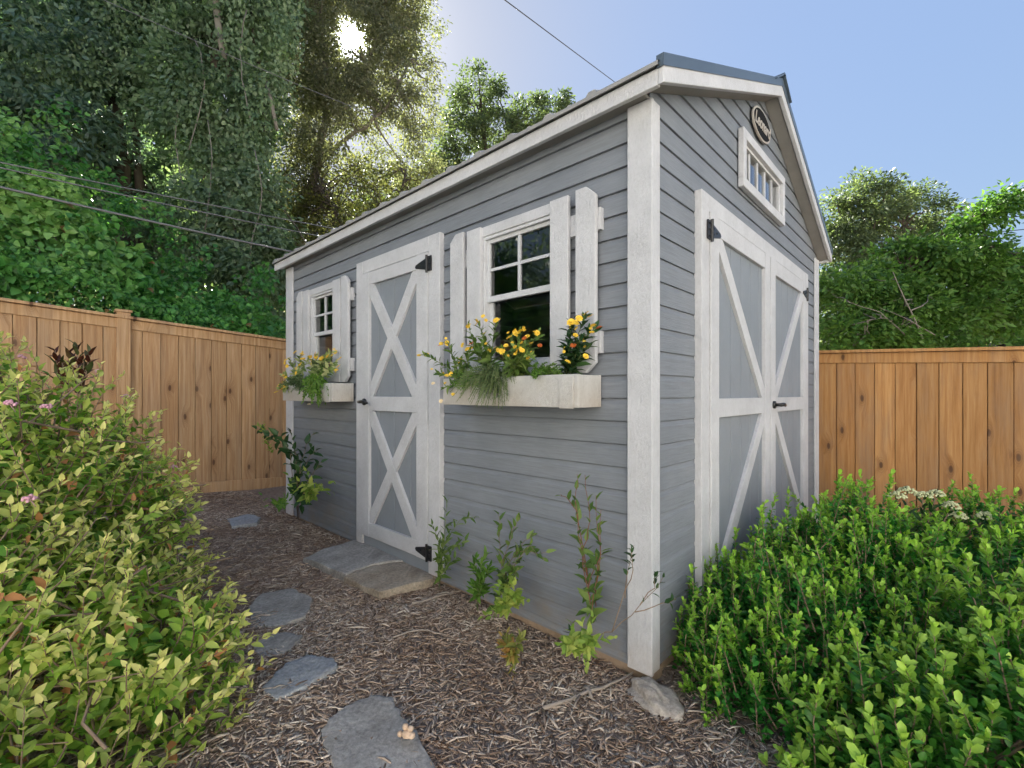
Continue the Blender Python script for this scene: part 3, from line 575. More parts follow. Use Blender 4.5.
# generic boards on a wall: fn(s, z, out)
def board(b, fn, s0, s1, z0, z1, o0, o1): b.prism([(s0, z0), (s1, z0), (s1, z1), (s0, z1)], lambda p, d: fn(p[0], p[1], d), o0, o1)
def diag(b, fn, s0, z0, s1, z1, h, o0, o1):
    a, c = s1-s0, z1-z0; L_ = math.hypot(a, c); dx = h*L_/abs(c)*math.copysign(1, a); dz = h*L_/abs(a)*math.copysign(1, c)
    b.prism([(s0, z0), (s0+dx, z0), (s1, z1-dz), (s1, z1), (s1-dx, z1), (s0, z0+dz)], lambda p, d: fn(p[0], p[1], d), o0, o1)
def hinge(parent, fn, s, z, d, sw=.11):
    """black strap hinge; d = +1 strap goes to +s"""
    b = MB(); T = lambda p, q: fn(s+d*p[0], z+p[1], q)
    b.prism([(-.040, -.044), (-.006, -.044), (-.006, .044), (-.040, .044)], T, .034, .040)
    b.prism([(.004, -.032), (.018, -.032), (sw, -.011), (sw+.008, 0), (sw, .011), (.018, .032), (.004, .032)], T, .0365, .0425)
    p0, p1 = fn(s, z-.052, .043), fn(s, z+.052, .043); b.tube([p0, p1], .0075, 8)
    for (q, r) in ((-.025, .03), (-.025, 0), (-.025, -.03), (.022, .014), (.022, -.014), (.06, 0)):
        c0 = fn(s+d*q, z+r, .040); c1 = fn(s+d*q, z+r, .0465); b.tube([c0, c1], .005, 6)
    return b.build('hinge', M['black'], parent)
def handle(parent, fn, s, z, d):
    b = MB(); b.tube([fn(s, z, .035), fn(s, z, .05)], .024, 12); b.tube([fn(s, z, .05), fn(s, z, .085)], [.011, .011], 8)
    b.tube([fn(s-d*.01, z, .082), fn(s+d*.03, z+.002, .086), fn(s+d*.07, z+.003, .084), fn(s+d*.105, z-.006, .08)], [.0115, .012, .010, .008], 8)
    return b.build('handle', M['black'], parent, True)
def leaf_door(fn, s0, s1, z0, z1, stl, str_, mz0, mz1, topz, botz, cross, npl):
    b = MB(); wpl = (s1-s0-.02)/npl
    for k in range(npl): board(b, fn, s0+.01+k*wpl+.003, s0+.01+(k+1)*wpl-.003, z0+.01, z1-.01, -.012, .0165)
    board(b, fn, s0+.012, s1-.012, z0+.012, z1-.012, -.013, .011)
    d = b.build('door', M['panel'], shed, bevel=.0015)
    for (a, c) in ((s0, s0+stl), (s1-str_, s1)):
        b = MB(); board(b, fn, a, c, z0, z1, .015, .0375); b.build('stile', M['white'], d, bevel=.0025)
    for (a, c) in ((topz, z1-.002), (mz0, mz1), (z0+.002, botz)):
        b = MB(); board(b, fn, s0+stl+.0005, s1-str_-.0005, a, c, .015, .0365); b.build('rail', M['white'], d, bevel=.0025)
    A, B_ = s0+stl, s1-str_
    for (p, q) in ((mz1, topz), (botz, mz0)):
        if cross == 'x':
            for kk, (sa, sb) in enumerate(((A, B_), (B_, A))):
                b = MB(); diag(b, fn, sa, p, sb, q, .040, .015, .0345-.002*kk); b.build('brace', M['white'], d, bevel=.002)
        else:
            inner, outer = (B_, A) if cross == 'r' else (A, B_)
            b = MB()
            if p == mz1: diag(b, fn, inner, p, outer, q, .040, .015, .0345)
            else: diag(b, fn, outer, p, inner, q, .040, .015, .0345)
            b.build('brace', M['white'], d, bevel=.002)
    return d
# single door
b = MB(); board(b, fl, 1.299, 1.408, .03, 2.042, -.006, .030); b.build('door_trim', M['white'], shed, bevel=.003)
b = MB(); board(b, fl, 2.192, 2.278, .03, 2.042, -.006, .030); b.build('door_trim', M['white'], shed, bevel=.003)
b = MB(); board(b, fl, 1.4085, 2.1915, 1.952, 2.042, -.006, .0295); b.build('door_trim', M['white'], shed, bevel=.003)
sd_ = leaf_door(fl, 1.412, 2.188, .105, 1.948, .11, .098, .985, 1.082, 1.86, .203, 'x', 4)
b = MB(); board(b, fl, 1.4085, 2.1915, .012, .098, -.008, .016); b.build('door_sill', M['panel'], shed, bevel=.002)
hinge(sd_, fl, 1.410, 1.875, 1); hinge(sd_, fl, 1.410, .155, 1); handle(sd_, fl, 2.14, 1.045, -1)
# double doors on the gable
for (a, c, t0, t1) in ((.44, .53, .03, 2.04), (2.482, 2.57, .03, 2.04)):
    b = MB(); board(b, fg, a, c, t0, t1, -.006, .030); b.build('door_trim', M['white'], shed, bevel=.003)
b = MB(); board(b, fg, .5305, 2.4815, 1.96, 2.04, -.006, .0295); b.build('door_trim', M['white'], shed, bevel=.003)
b = MB(); board(b, fg, 1.495, 1.525, .05, 1.955, -.006, .011); b.build('door_stop', M['dark'], shed)
da = leaf_door(fg, .534, 1.504, .065, 1.955, .105, .105, .985, 1.078, 1.862, .168, 'r', 6)
db = leaf_door(fg, 1.516, 2.478, .065, 1.955, .105, .105, .985, 1.078, 1.862, .168, 'l', 6)
hinge(da, fg, .532, 1.868, 1); hinge(da, fg, .532, .125, 1); hinge(db, fg, 2.480, 1.868, -1); hinge(db, fg, 2.480, .125, -1); handle(db, fg, 1.568, 1.032, 1)
# windows on the long wall
def sash_window(op):
    s0, s1, z0, z1 = op; mid = (s0+s1)/2; zm = 1.60
    b = MB()
    for (a, c, p, q) in ((s0-.03, s0+.010, z0-.03, z1), (s1-.010, s1+.03, z0-.03, z1), (s0+.0101, s1-.0101, z1-.016, z1), (s0+.0101, s1-.0101, z0-.03, z0+.02)):
        board(b, fl, a, c, p, q, -.05, .022)
    wdo = b.build('window', M['vinyl'], shed, bevel=.002)
    b = MB(); board(b, fl, s0-.06, s1+.06, z1+.001, z1+.052, -.006, .028); b.build('window_trim', M['white'], wdo, bevel=.003)
    for (p, q, o, up) in ((zm-.018, z1-.0165, .0, True), (z0+.021, zm+.014, -.022, False)):
        b = MB(); a, c = s0+.0105, s1-.0105; r = .019
        board(b, fl, a, a+r, p, q, o-.018, o+.006); board(b, fl, c-r, c, p, q, o-.018, o+.006)
        board(b, fl, a+r+.0003, c-r-.0003, p, p+.03, o-.018, o+.0055); board(b, fl, a+r+.0003, c-r-.0003, q-r, q, o-.018, o+.0055)
        if up:
            board(b, fl, mid-.008, mid+.008, p+.0305, q-r-.0005, o-.014, o+.003)
            zz = (p+.03+q-r)/2; board(b, fl, a+r+.0005, mid-.0085, zz-.008, zz+.008, o-.014, o+.0025); board(b, fl, mid+.0085, c-r-.0005, zz-.008, zz+.008, o-.014, o+.0025)
        b.build('sash', M['vinyl'], wdo, bevel=.0015)
        pane(fl, a+r-.003, c-r+.003, p+.027, q-r+.003, o-.008, wdo, True)
sash_window(NW); sash_window(FW)
def shutter(b0, b1, outer, z0=1.19, z1=1.984):
    """two vertical boards b0,b1 (s ranges); outer=+1 if the outer edge is at larger s"""
    inn, out = b0, b1; cb = .042
    b = MB(); board(b, fl, inn[0], inn[1], z0, z1-.008, .024, .046)
    s_in, s_out = (out[0], out[1]) if outer > 0 else (out[1], out[0]); dd = .047*outer
    b.prism([(s_in, z0), (s_out-dd, z0), (s_out, z0+cb), (s_out, z1-cb), (s_out-dd, z1), (s_in, z1)], lambda p, d: fl(p[0], p[1], d), .024, .046)
    sh = b.build('shutter', M['white'], shed, bevel=.003)
    lo, hi = min(b0+b1)-.012, max(b0+b1)+.012
    for z in (1.842, 1.32):
        b = MB(); board(b, fl, lo, hi, z-.047, z+.047, -.004, .0235); b.build('batten', M['white'], sh, bevel=.002)
shutter((.935, 1.044), (1.073, 1.185), 1); shutter((.366, .468), (.224, .326), -1)
shutter((3.069, 3.17), (3.203, 3.309), 1); shutter((2.503, 2.623), (2.375, 2.486), -1)
# gable window
b = MB(); s0, s1, z0, z1 = GW; t = .052
for (a, c, p, q, o) in ((s0-t, s1+t, z1, z1+t, .034), (s0-t, s1+t, z0-t, z0, .034), (s0-t, s0, z0+.0004, z1-.0004, .0335), (s1, s1+t, z0+.0004, z1-.0004, .0335)): board(b, fg, a, c, p, q, .004, o)
gwo = b.build('window', M['white'], shed, bevel=.003)
b = MB()
for (a, c, p, q) in ((s0, s0+.016, z0, z1), (s1-.016, s1, z0, z1), (s0+.0162, s1-.0162, z1-.016, z1), (s0+.0162, s1-.0162, z0, z0+.016)): board(b, fg, a+.0003, c-.0003, p+.0003, q-.0003, -.03, .012)
for k in range(1, 5):
    m_ = s0+(s1-s0)*k/5; board(b, fg, m_-.008, m_+.008, z0+.0165, z1-.0165, -.024, .004)
b.build('sash', M['vinyl'], gwo)
pane(fg, s0+.014, s1-.014, z0+.014, z1-.014, -.004, gwo, False)
# oval maker's sign
sc_ = loc2w(1.39, -.012)
sg = thing('oval_sign', 'small black oval name sign with pale rim high on the gable', 'sign', (sc_[0], sc_[1], 2.728), ANG)
def ell(a, c, n=40): return [(a*math.cos(2*math.pi*k/n), c*math.sin(2*math.pi*k/n)) for k in range(n)]
b = MB(); b.prism(ell(.172, .092), lambda p, d: (p[0], -d, p[1]), .0, .010); b.build('sign_rim', M['whitebox'], sg)
b = MB(); b.prism(ell(.158, .080), lambda p, d: (p[0], -d, p[1]), .004, .0125); b.build('sign_face', m_plain('black_sign', (.008, .008, .008), (.012, .012, .012), 10, .8, 0, 40, .15), sg)
tx = bpy.data.curves.new('lettering', 'FONT'); tx.body = 'Leonard'; tx.size = .104; tx.shear = .35; tx.align_x = 'CENTER'; tx.align_y = 'CENTER'; tx.extrude = .001; tx.offset = .0022; tx.materials.append(M['whitebox'])
to = put(bpy.data.objects.new('lettering', tx), sg); to.location = (-.004, -.0145, -.004); to.rotation_euler = (R_(90), 0, 0); to.scale = (.86, 1, 1)
bpy.context.view_layer.update(); tm_ = bpy.data.meshes.new_from_object(to.evaluated_get(bpy.context.evaluated_depsgraph_get())); tl = put(bpy.data.objects.new('letters', tm_), sg); tl.location = to.location; tl.rotation_euler = to.rotation_euler; tl.scale = to.scale; bpy.data.objects.remove(to)
# ------------------------------------------------------------------ window boxes and what grows in them
def window_box(v0, v1, label):
    c = loc2w(-.1, (v0+v1)/2); o = thing('window_box', label, 'flower box', (c[0], c[1], 1.045), ANG, 'white flower boxes under the windows')
    hw = (v1-v0)/2; b = MB(); u0, u1 = -.08, .0885
    b.box(u0, u0+.019, -hw, hw, 0, .135); b.box(u1-.016, u1, -hw, hw, 0, .135); b.box(u0+.0195, u1-.0165, -hw+.001, -hw+.02, .0, .133); b.box(u0+.0195, u1-.0165, hw-.02, hw-.001, .0, .133); b.box(u0+.0195, u1-.0165, -hw+.0205, hw-.0205, .002, .018)
    b.box(u0-.006, u0-.0005, -hw+.02, -hw+.09, -.004, .128)
    b.build('box', M['whitebox'], o, bevel=.002)
    b = MB(); b.box(u0+.0195, u1-.0165, -hw+.0206, hw-.0206, .02, .118); b.build('soil', M['soil'], o)
    return o
window_box(.216, 1.075, 'long white flower box under the near window by the corner'); window_box(2.351, 3.248, 'white flower box under the far window by the left fence')
def flower_head(p, nd, r, kind, parent, off, mat):
    nd = nrm(np.asarray(nd, float)+rng.normal(0, .3, 3)); r = r*rng.uniform(.6, .92); a = nrm(np.cross(nd, [.3, .2, 1.])); c = np.cross(nd, a); L_ = Leaves()
    rings = ((9, 1., .15), (8, .75, .5), (6, .45, .9)) if kind == 'zinnia' else ((7, .8, .3), (6, .55, .7), (4, .3, 1.2))
    for (k, rr, lift) in rings:
        th = np.arange(k)*2*math.pi/k+rng.random()*6
        rad = np.cos(th)[:, None]*a+np.sin(th)[:, None]*c
        L_.add(p-nd*.002+rad*r*.08, rad+nd*lift, nd+rad*-.2, r*rr*rng.uniform(.85, 1.1, k), r*rr*.62)
    return L_.build('flower', mat, parent, off, 'round')
def bouquet(label, base, stems, leafmat, leafL, leafW, flowers=(), nleaf=16, group='flowers in the window boxes', cat='flower plant', stemmat='greenstem', r=.003, mode='fold', name='flowering_plant', opp=True, start=.15):
    base = np.asarray(base, float); o = thing(name, label, cat, base, 0, group)
    if group and 'window' in group: nleaf = int(nleaf*1.6); leafL *= 1.25; leafW *= 1.3; r *= .8
    b = MB(); L_ = Leaves()
    for tip in stems:
        tip = np.asarray(tip, float); st = base+np.append(rng.normal(0, .02, 2), 0)
        m_ = st*.55+tip*.45+np.array([0, 0, .25*abs(tip[2]-st[2])+.02])*.6+rng.normal(0, .012, 3)
        path = [st*(1-t)**2+2*m_*t*(1-t)+tip*t*t for t in np.linspace(0, 1, 8)]
        b.tube(path, list(np.linspace(r, r*.5, 8)), 5); L_.shoot(path, nleaf, leafL, leafW, start, 60, opp)
    b.build('stems', M[stemmat], o, True, off=base); L_.build('leaves', M[leafmat], o, base, mode)
    if group and 'window' in group:
        flowers = list(flowers)+[(np.asarray(t, float)+rng.normal(0, .02, 3)+[0, 0, .005], rng.uniform(.010, .016)*(1.5 if 'far' in group else 1), 'yflower') for t in stems for _ in range(2)]
    for (p, rr, mk) in flowers:
        nd = np.array([-.35, -.55, .6])+rng.normal(0, .25, 3); flower_head(np.asarray(p, float), nd, rr, 'zinnia', o, base, M[mk])
    return o
def fluffy(name, label, base, cen, rad, n, mat, L, Wd, up, group, cat='plant', down=0.):
    """soft mound of fine foliage with a few stems"""
    base = np.asarray(base, float); o = thing(name, label, cat, base, 0, group); b = MB(); L_ = Leaves()
    for i in range(n):
        q = rng.normal(0, 1, 3); q = q/np.linalg.norm(q)*rng.random()**.4; tip = np.asarray(cen)+q*np.asarray(rad)
        m_ = base*.5+tip*.5+np.array([0, 0, up]); path = [base*(1-t)**2+2*m_*t*(1-t)+tip*t*t for t in np.linspace(0, 1, 6)]
        path[-1] = path[-1]-np.array([0, 0, down]); b.tube(path, list(np.linspace(.002, .001, 6)), 4); L_.shoot(path, 26, L, Wd, .35, 42, False, 0, .5)
    b.build('stems', M['greenstem'], o, True, off=base); L_.build('leaves', M[mat], o, base, 'quad'); return o
UB = -.13
def boxbase(v): c = loc2w(-.1, v); return np.array([c[0], c[1], 1.155])
G1 = 'plants in the near window box'; G2 = 'plants in the far window box'
yf = lambda px, py, u=-.2, r=.02, m='yflower': (WL(px, py, u), r, m)
bouquet('yellow zinnias leaning out past the left end of the near box', boxbase(.98), [WL(x, y, u) for x, y, u in ((424, 354, -.24), (448, 344, -.22), (436, 372, -.26), (460, 360, -.22), (444, 388, -.24), (470, 350, -.2), (455, 375, -.25))], 'Lwall', .045, .016,
        [yf(419, 355, -.24, .017), yf(447, 343, -.22, .022), yf(440, 345, -.22, .018, 'oflower'), yf(447, 375, -.26, .018), yf(433, 383, -.24, .015, 'paleflower'), yf(441, 401, -.24, .013, 'paleflower'), yf(453, 394, -.25, .013)], 14, G1)
bouquet('tall yellow zinnias before the left shutter of the near window', boxbase(.80), [WL(x, y, u) for x, y, u in ((468, 326, -.16), (478, 323, -.15), (496, 322, -.16), (480, 345, -.2), (490, 350, -.2), (472, 345, -.18))], 'Lwall', .05, .018,
        [yf(468, 326, -.17, .018), yf(477, 321, -.16, .02), yf(496, 320, -.17, .019), yf(471, 343, -.19, .015, 'oflower'), yf(484, 333, -.17, .016), yf(490, 350, -.2, .017), yf(462, 345, -.2, .016)], 16, G1)
bouquet('thick clump of yellow and rust zinnias below the dark lower pane', boxbase(.62), [WL(x, y, u) for x, y, u in ((512, 338, -.18), (520, 333, -.17), (525, 345, -.2), (503, 350, -.22), (516, 348, -.22), (508, 360, -.24), (530, 355, -.2), (537, 334, -.15))], 'Lwall', .05, .018,
        [yf(509, 337, -.2, .02), yf(516, 333, -.18, .022), yf(520, 331, -.18, .02), yf(524, 338, -.2, .015, 'oflower'), yf(537, 333, -.16, .018), yf(502, 351, -.23, .02), yf(515, 347, -.23, .016), yf(512, 343, -.2, .014), yf(527, 336, -.17, .02), yf(531, 343, -.18, .016), yf(506, 345, -.22, .018), yf(522, 350, -.22, .016), yf(540, 345, -.15, .015, 'oflower')], 18, G1)
bouquet('upright zinnia at the right end of the near box', boxbase(.34), [WL(x, y, u) for x, y, u in ((571, 322, -.12), (586, 316, -.1), (596, 328, -.1), (580, 340, -.14), (570, 345, -.14), (590, 345, -.12))], 'Ldark', .055, .022,
        [yf(571, 322, -.13, .022), yf(586, 313, -.11, .024), yf(590, 316, -.11, .018), yf(599, 327, -.11, .016, 'oflower'), yf(568, 361, -.19, .02), yf(586, 356, -.17, .018), yf(576, 328, -.13, .014), yf(579, 318, -.12, .02), yf(593, 325, -.11, .018), yf(573, 345, -.15, .016, 'oflower')], 14, G1)
fluffy('trailing_plant', 'feathery grey-green plant spilling over the middle of the near box', boxbase(.72), WL(488, 383, -.25), (.19, .10, .10), 150, 'Lfeather', .022, .003, .06, G1, 'plant', .03)
fluffy('trailing_plant', 'bright leafy herb hanging over the left part of the near box', boxbase(.9), WL(462, 382, -.24), (.09, .07, .055), 34, 'Lherb', .022, .010, .05, G1)
fluffy('herb_plant', 'small bright parsley-like herb right of centre in the near box', boxbase(.52), WL(546, 372, -.18), (.09, .06, .045), 34, 'Lherb', .020, .010, .04, G1)
fl1 = bouquet('yellow lantana over the left end of the far box', boxbase(3.12), [WL(x, y, u) for x, y, u in ((283, 375, -.25), (290, 360, -.2), (300, 356, -.2), (280, 388, -.26), (308, 360, -.18), (296, 370, -.22))], 'Lvar', .05, .022,
        [yf(289, 358, -.2, .025), yf(302, 354, -.2, .03), yf(300, 364, -.2, .022), yf(279, 385, -.26, .03), yf(276, 392, -.26, .022), yf(283, 382, -.26, .02), yf(295, 352, -.19, .026), yf(308, 356, -.17, .024), yf(287, 366, -.22, .024)], 14, G2)
bouquet('yellow flowers before the dark pane of the far window', boxbase(2.8), [WL(x, y, u) for x, y, u in ((316, 356, -.15), (322, 360, -.15), (312, 362, -.16), (326, 356, -.14), (332, 352, -.13), (336, 362, -.14), (334, 370, -.16))], 'Lvar', .06, .024,
        [yf(315, 354, -.16, .028), yf(321, 358, -.16, .024), yf(311, 360, -.17, .022), yf(334, 349, -.14, .016, 'paleflower'), yf(309, 404, -.24, .02, 'paleflower')], 14, G2)
fluffy('trailing_plant', 'blue-green rosemary-like mound on the left of the far box', boxbase(3.0), WL(297, 384, -.24), (.17, .09, .085), 60, 'Lfeather', .035, .006, .05, G2)
fluffy('trailing_plant', 'lime green trailer draped over the front of the far box', boxbase(2.75), WL(314, 388, -.25), (.13, .07, .11), 44, 'Lherb', .035, .018, .06, G2, 'plant', .04)
# ------------------------------------------------------------------ fences
def fence(name, label, path, mat, posts, npick, kick=True, rail=.10):
    """path(s)->(x, y, ztop, zbot); facing side given by normal nrm2"""
    return
def build_fence(label, s0, s1, xy, top, bot, facing, mat, posts, kick):
    """xy(s)->world xy of the line, facing: unit 2-vector to the viewed side"""
    base = xy((s0+s1)/2); o = thing('wooden_fence', label, 'fence', (base[0], base[1], 0))
    f = np.asarray(facing)
    def P(s, z, d): q = xy(s)+f*d-base; return (q[0], q[1], z)
    edges = [s0]+posts+[s1]
    for a, c in zip(edges[:-1], edges[1:]):
        if c-a < .1: continue
        b = MB(); n = max(1, round((c-a)/.142)); wd = (c-a)/n
        for k in range(n):
            gp = rng.uniform(.0012, .003); p, q = a+k*wd+gp, a+(k+1)*wd-gp; jt = rng.normal(0, .0015)
            for_pts = [(p, bot(p)-.12), (q, bot(q)-.12), (q, top(q)-.035), (p, top(p)-.035)]
            b.prism(for_pts, lambda t, d: P(t[0], t[1], d), -.008+jt, .010+jt)
        b.build('board_panel', M[mat], o, bevel=.0035)
        for (nm, lo, hi, d0, d1) in (('top_rail', -.118, -.028, .0125, .032), ('cap', -.026, .0, -.05, .075)):
            b = MB(); b.prism([(a+.002, top(a)+lo), (c-.002, top(c)+lo), (c-.002, top(c)+hi), (a+.002, top(a)+hi)], lambda t, d: P(t[0], t[1], d), d0, d1); b.build(nm, M[mat], o, bevel=.003)
        if kick:
            b = MB(); b.prism([(a+.002, bot(a)-.06), (c-.002, bot(c)-.06), (c-.002, bot(c)+.115), (a+.002, bot(a)+.115)], lambda t, d: P(t[0], t[1], d), .0125, .031); b.build('kickboard', M[mat], o, bevel=.003)
        b = MB(); b.prism([(a+.06, bot(a)-.1), (c-.06, bot(c)-.1), (c-.06, top(c)-.04), (a+.06, top(a)-.04)], lambda t, d: P(t[0], t[1], d), -.034, -.024); b.build('backing_board', M[mat], o)
        b = MB()
        for zz in (.35, 1.2): b.prism([(a, bot(a)+zz), (c, bot(c)+zz), (c, bot(c)+zz+.09), (a, bot(a)+zz+.09)], lambda t, d: P(t[0], t[1], d), -.075, -.036)
        b.build('back_rail', M[mat], o)
    for s in posts:
        b = MB(); h = .05
        b.prism([(s-h, bot(s)-.2), (s+h, bot(s)-.2), (s+h, top(s)+.03), (s-h, top(s)+.03)], lambda t, d: P(t[0], t[1], d), -.045, .055); po = b.build('post', M[mat], o, bevel=.003)
        b = MB(); h = .062
        b.prism([(s-h, top(s)+.031), (s+h, top(s)+.031), (s+h, top(s)+.055), (s-h, top(s)+.055)], lambda t, d: P(t[0], t[1], d), -.057, .067); b.build('post_cap', M[mat], po, bevel=.003)
    return o
VF = 4.79; UF = 3.55
ltop = lambda u: 1.737-.066*(u-.357)
lbot = lambda u: float(ground_h(*loc2w(u, VF)))+.0
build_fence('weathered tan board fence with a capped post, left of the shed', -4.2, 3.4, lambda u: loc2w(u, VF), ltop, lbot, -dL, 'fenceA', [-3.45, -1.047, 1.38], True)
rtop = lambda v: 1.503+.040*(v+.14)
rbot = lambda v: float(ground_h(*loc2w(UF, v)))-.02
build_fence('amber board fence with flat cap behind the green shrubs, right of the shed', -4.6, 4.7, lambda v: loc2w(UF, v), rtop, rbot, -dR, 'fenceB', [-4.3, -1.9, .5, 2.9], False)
# ------------------------------------------------------------------ shrubs
def lobes_surface(lobes, n, zmin=None):
    out = []; ws = np.array([l[1][0]*l[1][1]+l[1][2]*l[1][0] for l in lobes]); ws /= ws.sum()
    while len(out) < n:
        k = rng.choice(len(lobes), p=ws); c, r = lobes[k]; q = nrm(rng.normal(0, 1, 3))
        if q[2] < -.35: continue
        p = np.asarray(c)+q*np.asarray(r)*rng.uniform(.86, 1.08)
        if zmin is not None and p[2] < zmin: continue
        inside = any(j != k and np.sum(((p-np.asarray(c2))/np.asarray(r2))**2) < .72 for j, (c2, r2) in enumerate(lobes))
        if not inside: out.append((p, q))
    return out
def shrub(name, label, base, lobes, n, L, Wd, nleaf, mat, twigmat, shootlen, inner, upright=.5, opp=False, cat='shrub', ang=55, mode='fold', start=.1, jl=.3, group=None, tuft=0, tipscale=.6, tall=None):
    base = np.asarray(base, float); o = thing(name, label, cat, base, 0, group); b = MB(); L_ = Leaves()
    for p, q in lobes_surface(lobes, n, base[2]-.02):
        d = nrm(q*(1-upright)+np.array([0, 0, upright])+rng.normal(0, .22, 3)); ln_ = shootlen*rng.uniform(1-jl, 1+jl)
        st = p-d*ln_*.75; tip = p+d*ln_*.25; bend = rng.normal(0, .06, 3)*ln_
        path = [st*(1-t)+tip*t+bend*math.sin(math.pi*t) for t in np.linspace(0, 1, 5)]
        b.tube(path, list(np.linspace(.0032, .0012, 5)), 4, False)
        L_.shoot(path, nleaf, L, Wd, start, ang, opp, 0, tipscale)
    for i in range(60):   # woody stems from the ground
        p, q = lobes_surface(lobes, 1, base[2])[0]; p = p-q*shootlen*.5; st = base+np.append(rng.normal(0, .10, 2)*np.array([1, 1]), -.03)
        m_ = st*.5+p*.5+np.array([0, 0, -.03])+rng.normal(0, .03, 3)
        b.tube([st*(1-t)**2+2*m_*t*(1-t)+p*t*t for t in np.linspace(0, 1, 7)], list(np.linspace(.008, .003, 7)), 5, False)
    if cat == 'bush' and opp is False:
        for p, q in lobes_surface(lobes, 130, base[2]):
            d = nrm(rng.normal(0, 1, 3)*[1, 1, .35]+q*.5); l = rng.uniform(.18, .45); p = p-q*.05; bn = rng.normal(0, .04, 3)
            b.tube([p-d*l*.6+(0, 0, -.03), p-d*l*.2+bn, p+d*l*.15-bn*.5, p+d*l*.4], [.0045, .0038, .0028, .0015], 5, False)
    if tall:
        n_, ln2, l2, w2 = tall
        for p, q in lobes_surface(lobes, n_):
            if q[2] < .15: continue
            d = nrm(np.array([0, 0, 1.])+rng.normal(0, .22, 3)); l = ln2*rng.uniform(.4, 1.3); path = [p-d*.05, p+d*l*.5+rng.normal(0, .01, 3), p+d*l]
            b.tube(path, [.003, .0022, .0012], 4, False); L_.shoot(path, int(22*l/ln2)+8, l2, w2, .1, 52, True, 0, 1.05)
    b.build('stems', M[twigmat], o, True, off=base)
    # deeper leaves
    Pn = []
    for p, q in lobes_surface(lobes, inner, base[2]): Pn.append(p-q*np.asarray(lobes[0][1]).mean()*rng.uniform(.06, .45)+rng.normal(0, .03, 3))
    Pn = np.array(Pn); D = rng.normal(0, 1, Pn.shape)+[0, 0, .2]; N = rng.normal(0, .7, Pn.shape)+[0, 0, 1]
    L_.add(Pn, D, N, L*rng.uniform(.7, 1.2, len(Pn)), Wd*rng.uniform(.8, 1.2, len(Pn)))
    L_.build('leaves', M[mat], o, base, mode); return o
gz = lambda x, y: float(ground_h(x, y))
sb = np.array([-1.95, 1.85, gz(-1.95, 1.85)])
spl = [((-2.13, 1.68, .25), (.80, .90, 1.0)), ((-1.22, 1.42, .10), (.34, .40, .46)), ((-1.25, 1.08, .0), (.36, .32, .40)), ((-1.55, 1.25, .2), (.45, .42, .55))]
sp = shrub('spirea_bush', 'big yellow-green spirea bush with pink flower tufts on the left', sb, spl, 1250, .048, .024, 16, 'Lspirea', 'twig', .26, 9500, .35, False, 'bush', 62)
for (px, py, Y) in ((21, 358, 2.0), (126, 397, 2.3), (174, 468, 2.1), (178, 480, 2.1), (47, 408, 1.5), (10, 405, 1.3), (150, 448, 2.2), (98, 372, 2.5), (30, 500, 1.2)):
    c = W(px, py, Y); b = MB(); rr = random.Random(px)
    for k in range(16):
        a = rr.uniform(0, 6.28); d = rr.random()**.5*.015; b.blob((c[0]+d*math.cos(a), c[1]+d*math.sin(a), c[2]+.010-d*d*45+rr.uniform(-.003, .003)), .0045, 6, 4)
    b.tube([c+[0.005, 0.01, -.02], c+[0, 0, .002]], [.001, .001], 4); b.build('flower', M['pinkfl'], sp, True, off=sb)
# holly / boxwood mass at the right
h1 = np.array([1.10, 1.95, gz(1.1, 1.95)])
lb1 = [((1.17, 1.95, -.05), (.50, .50, .42)), ((.97, 1.70, -.12), (.30, .32, .34)), ((1.55, 2.2, .0), (.45, .42, .48))]; bh1 = shrub('holly_bush', 'low dark green bush with lime shoot tips against the double doors', h1, lb1, 700, .028, .0145, 34, 'Lbox', 'twig', .20, 7500, .72, True, 'bush', 54, 'round', .05, tipscale=1., tall=(170, .20, .027, .0145))
h2 = np.array([2.15, 2.15, gz(2.15, 2.15)])
lb2 = [((2.15, 2.1, .03), (.62, .58, .42)), ((1.72, 2.28, .14), (.30, .30, .46)), ((2.55, 2.2, .05), (.4, .4, .44)), ((2.6, 2.5, .05), (.5, .5, .45))]; bh2 = shrub('holly_bush', 'taller upright green bush before the amber fence at the right edge', h2, lb2, 600, .031, .016, 34, 'Lbox', 'twig', .25, 6500, .75, True, 'bush', 54, 'round', .05, tipscale=1., tall=(90, .17, .030, .016))
h3 = np.array([1.30, 1.30, gz(1.30, 1.30)])
lb3 = [((1.38, 1.30, -.10), (.50, .38, .42)), ((1.0, 1.22, -.18), (.34, .26, .30)), ((1.75, 1.55, -.02), (.42, .4, .42))]; bh3 = shrub('holly_bush', 'nearest bush in the bottom right corner with large pale lime shoots', h3, lb3, 460, .034, .018, 30, 'Lboxbig', 'twig', .20, 5600, .72, True, 'bush', 54, 'round', .05, tipscale=1., tall=(110, .16, .036, .019))
# cream-headed plant behind
cb_ = W(905, 560, 2.45); cb_[2] = gz(cb_[0], cb_[1])
heads = [(897, 504), (907, 499), (923, 504), (936, 502), (951, 514), (958, 524), (985, 524)]
o = bouquet('tall plant with flat cream flower heads before the amber fence', cb_, [W(x, y-7, 2.35)-np.array([0, 0, .01]) for x, y in heads], 'Ldark', .09, .024, (), 18, None, 'flower plant', 'twig', .005, 'fold', 'flowering_plant', False, .5)
for (x, y) in heads:
    c = W(x, y-7, 2.35); b = MB(); rr = random.Random(x)
    for k in range(60):
        a = rr.uniform(0, 6.28); d = rr.random()**.5*.038; b.blob((c[0]+d*math.cos(a), c[1]+d*math.sin(a), c[2]+.024*(1-(d/.038)**2)+rr.uniform(-.003, .003)), .0055, 6, 4)
    b.build('flower', M['cream'], o, True, off=cb_)
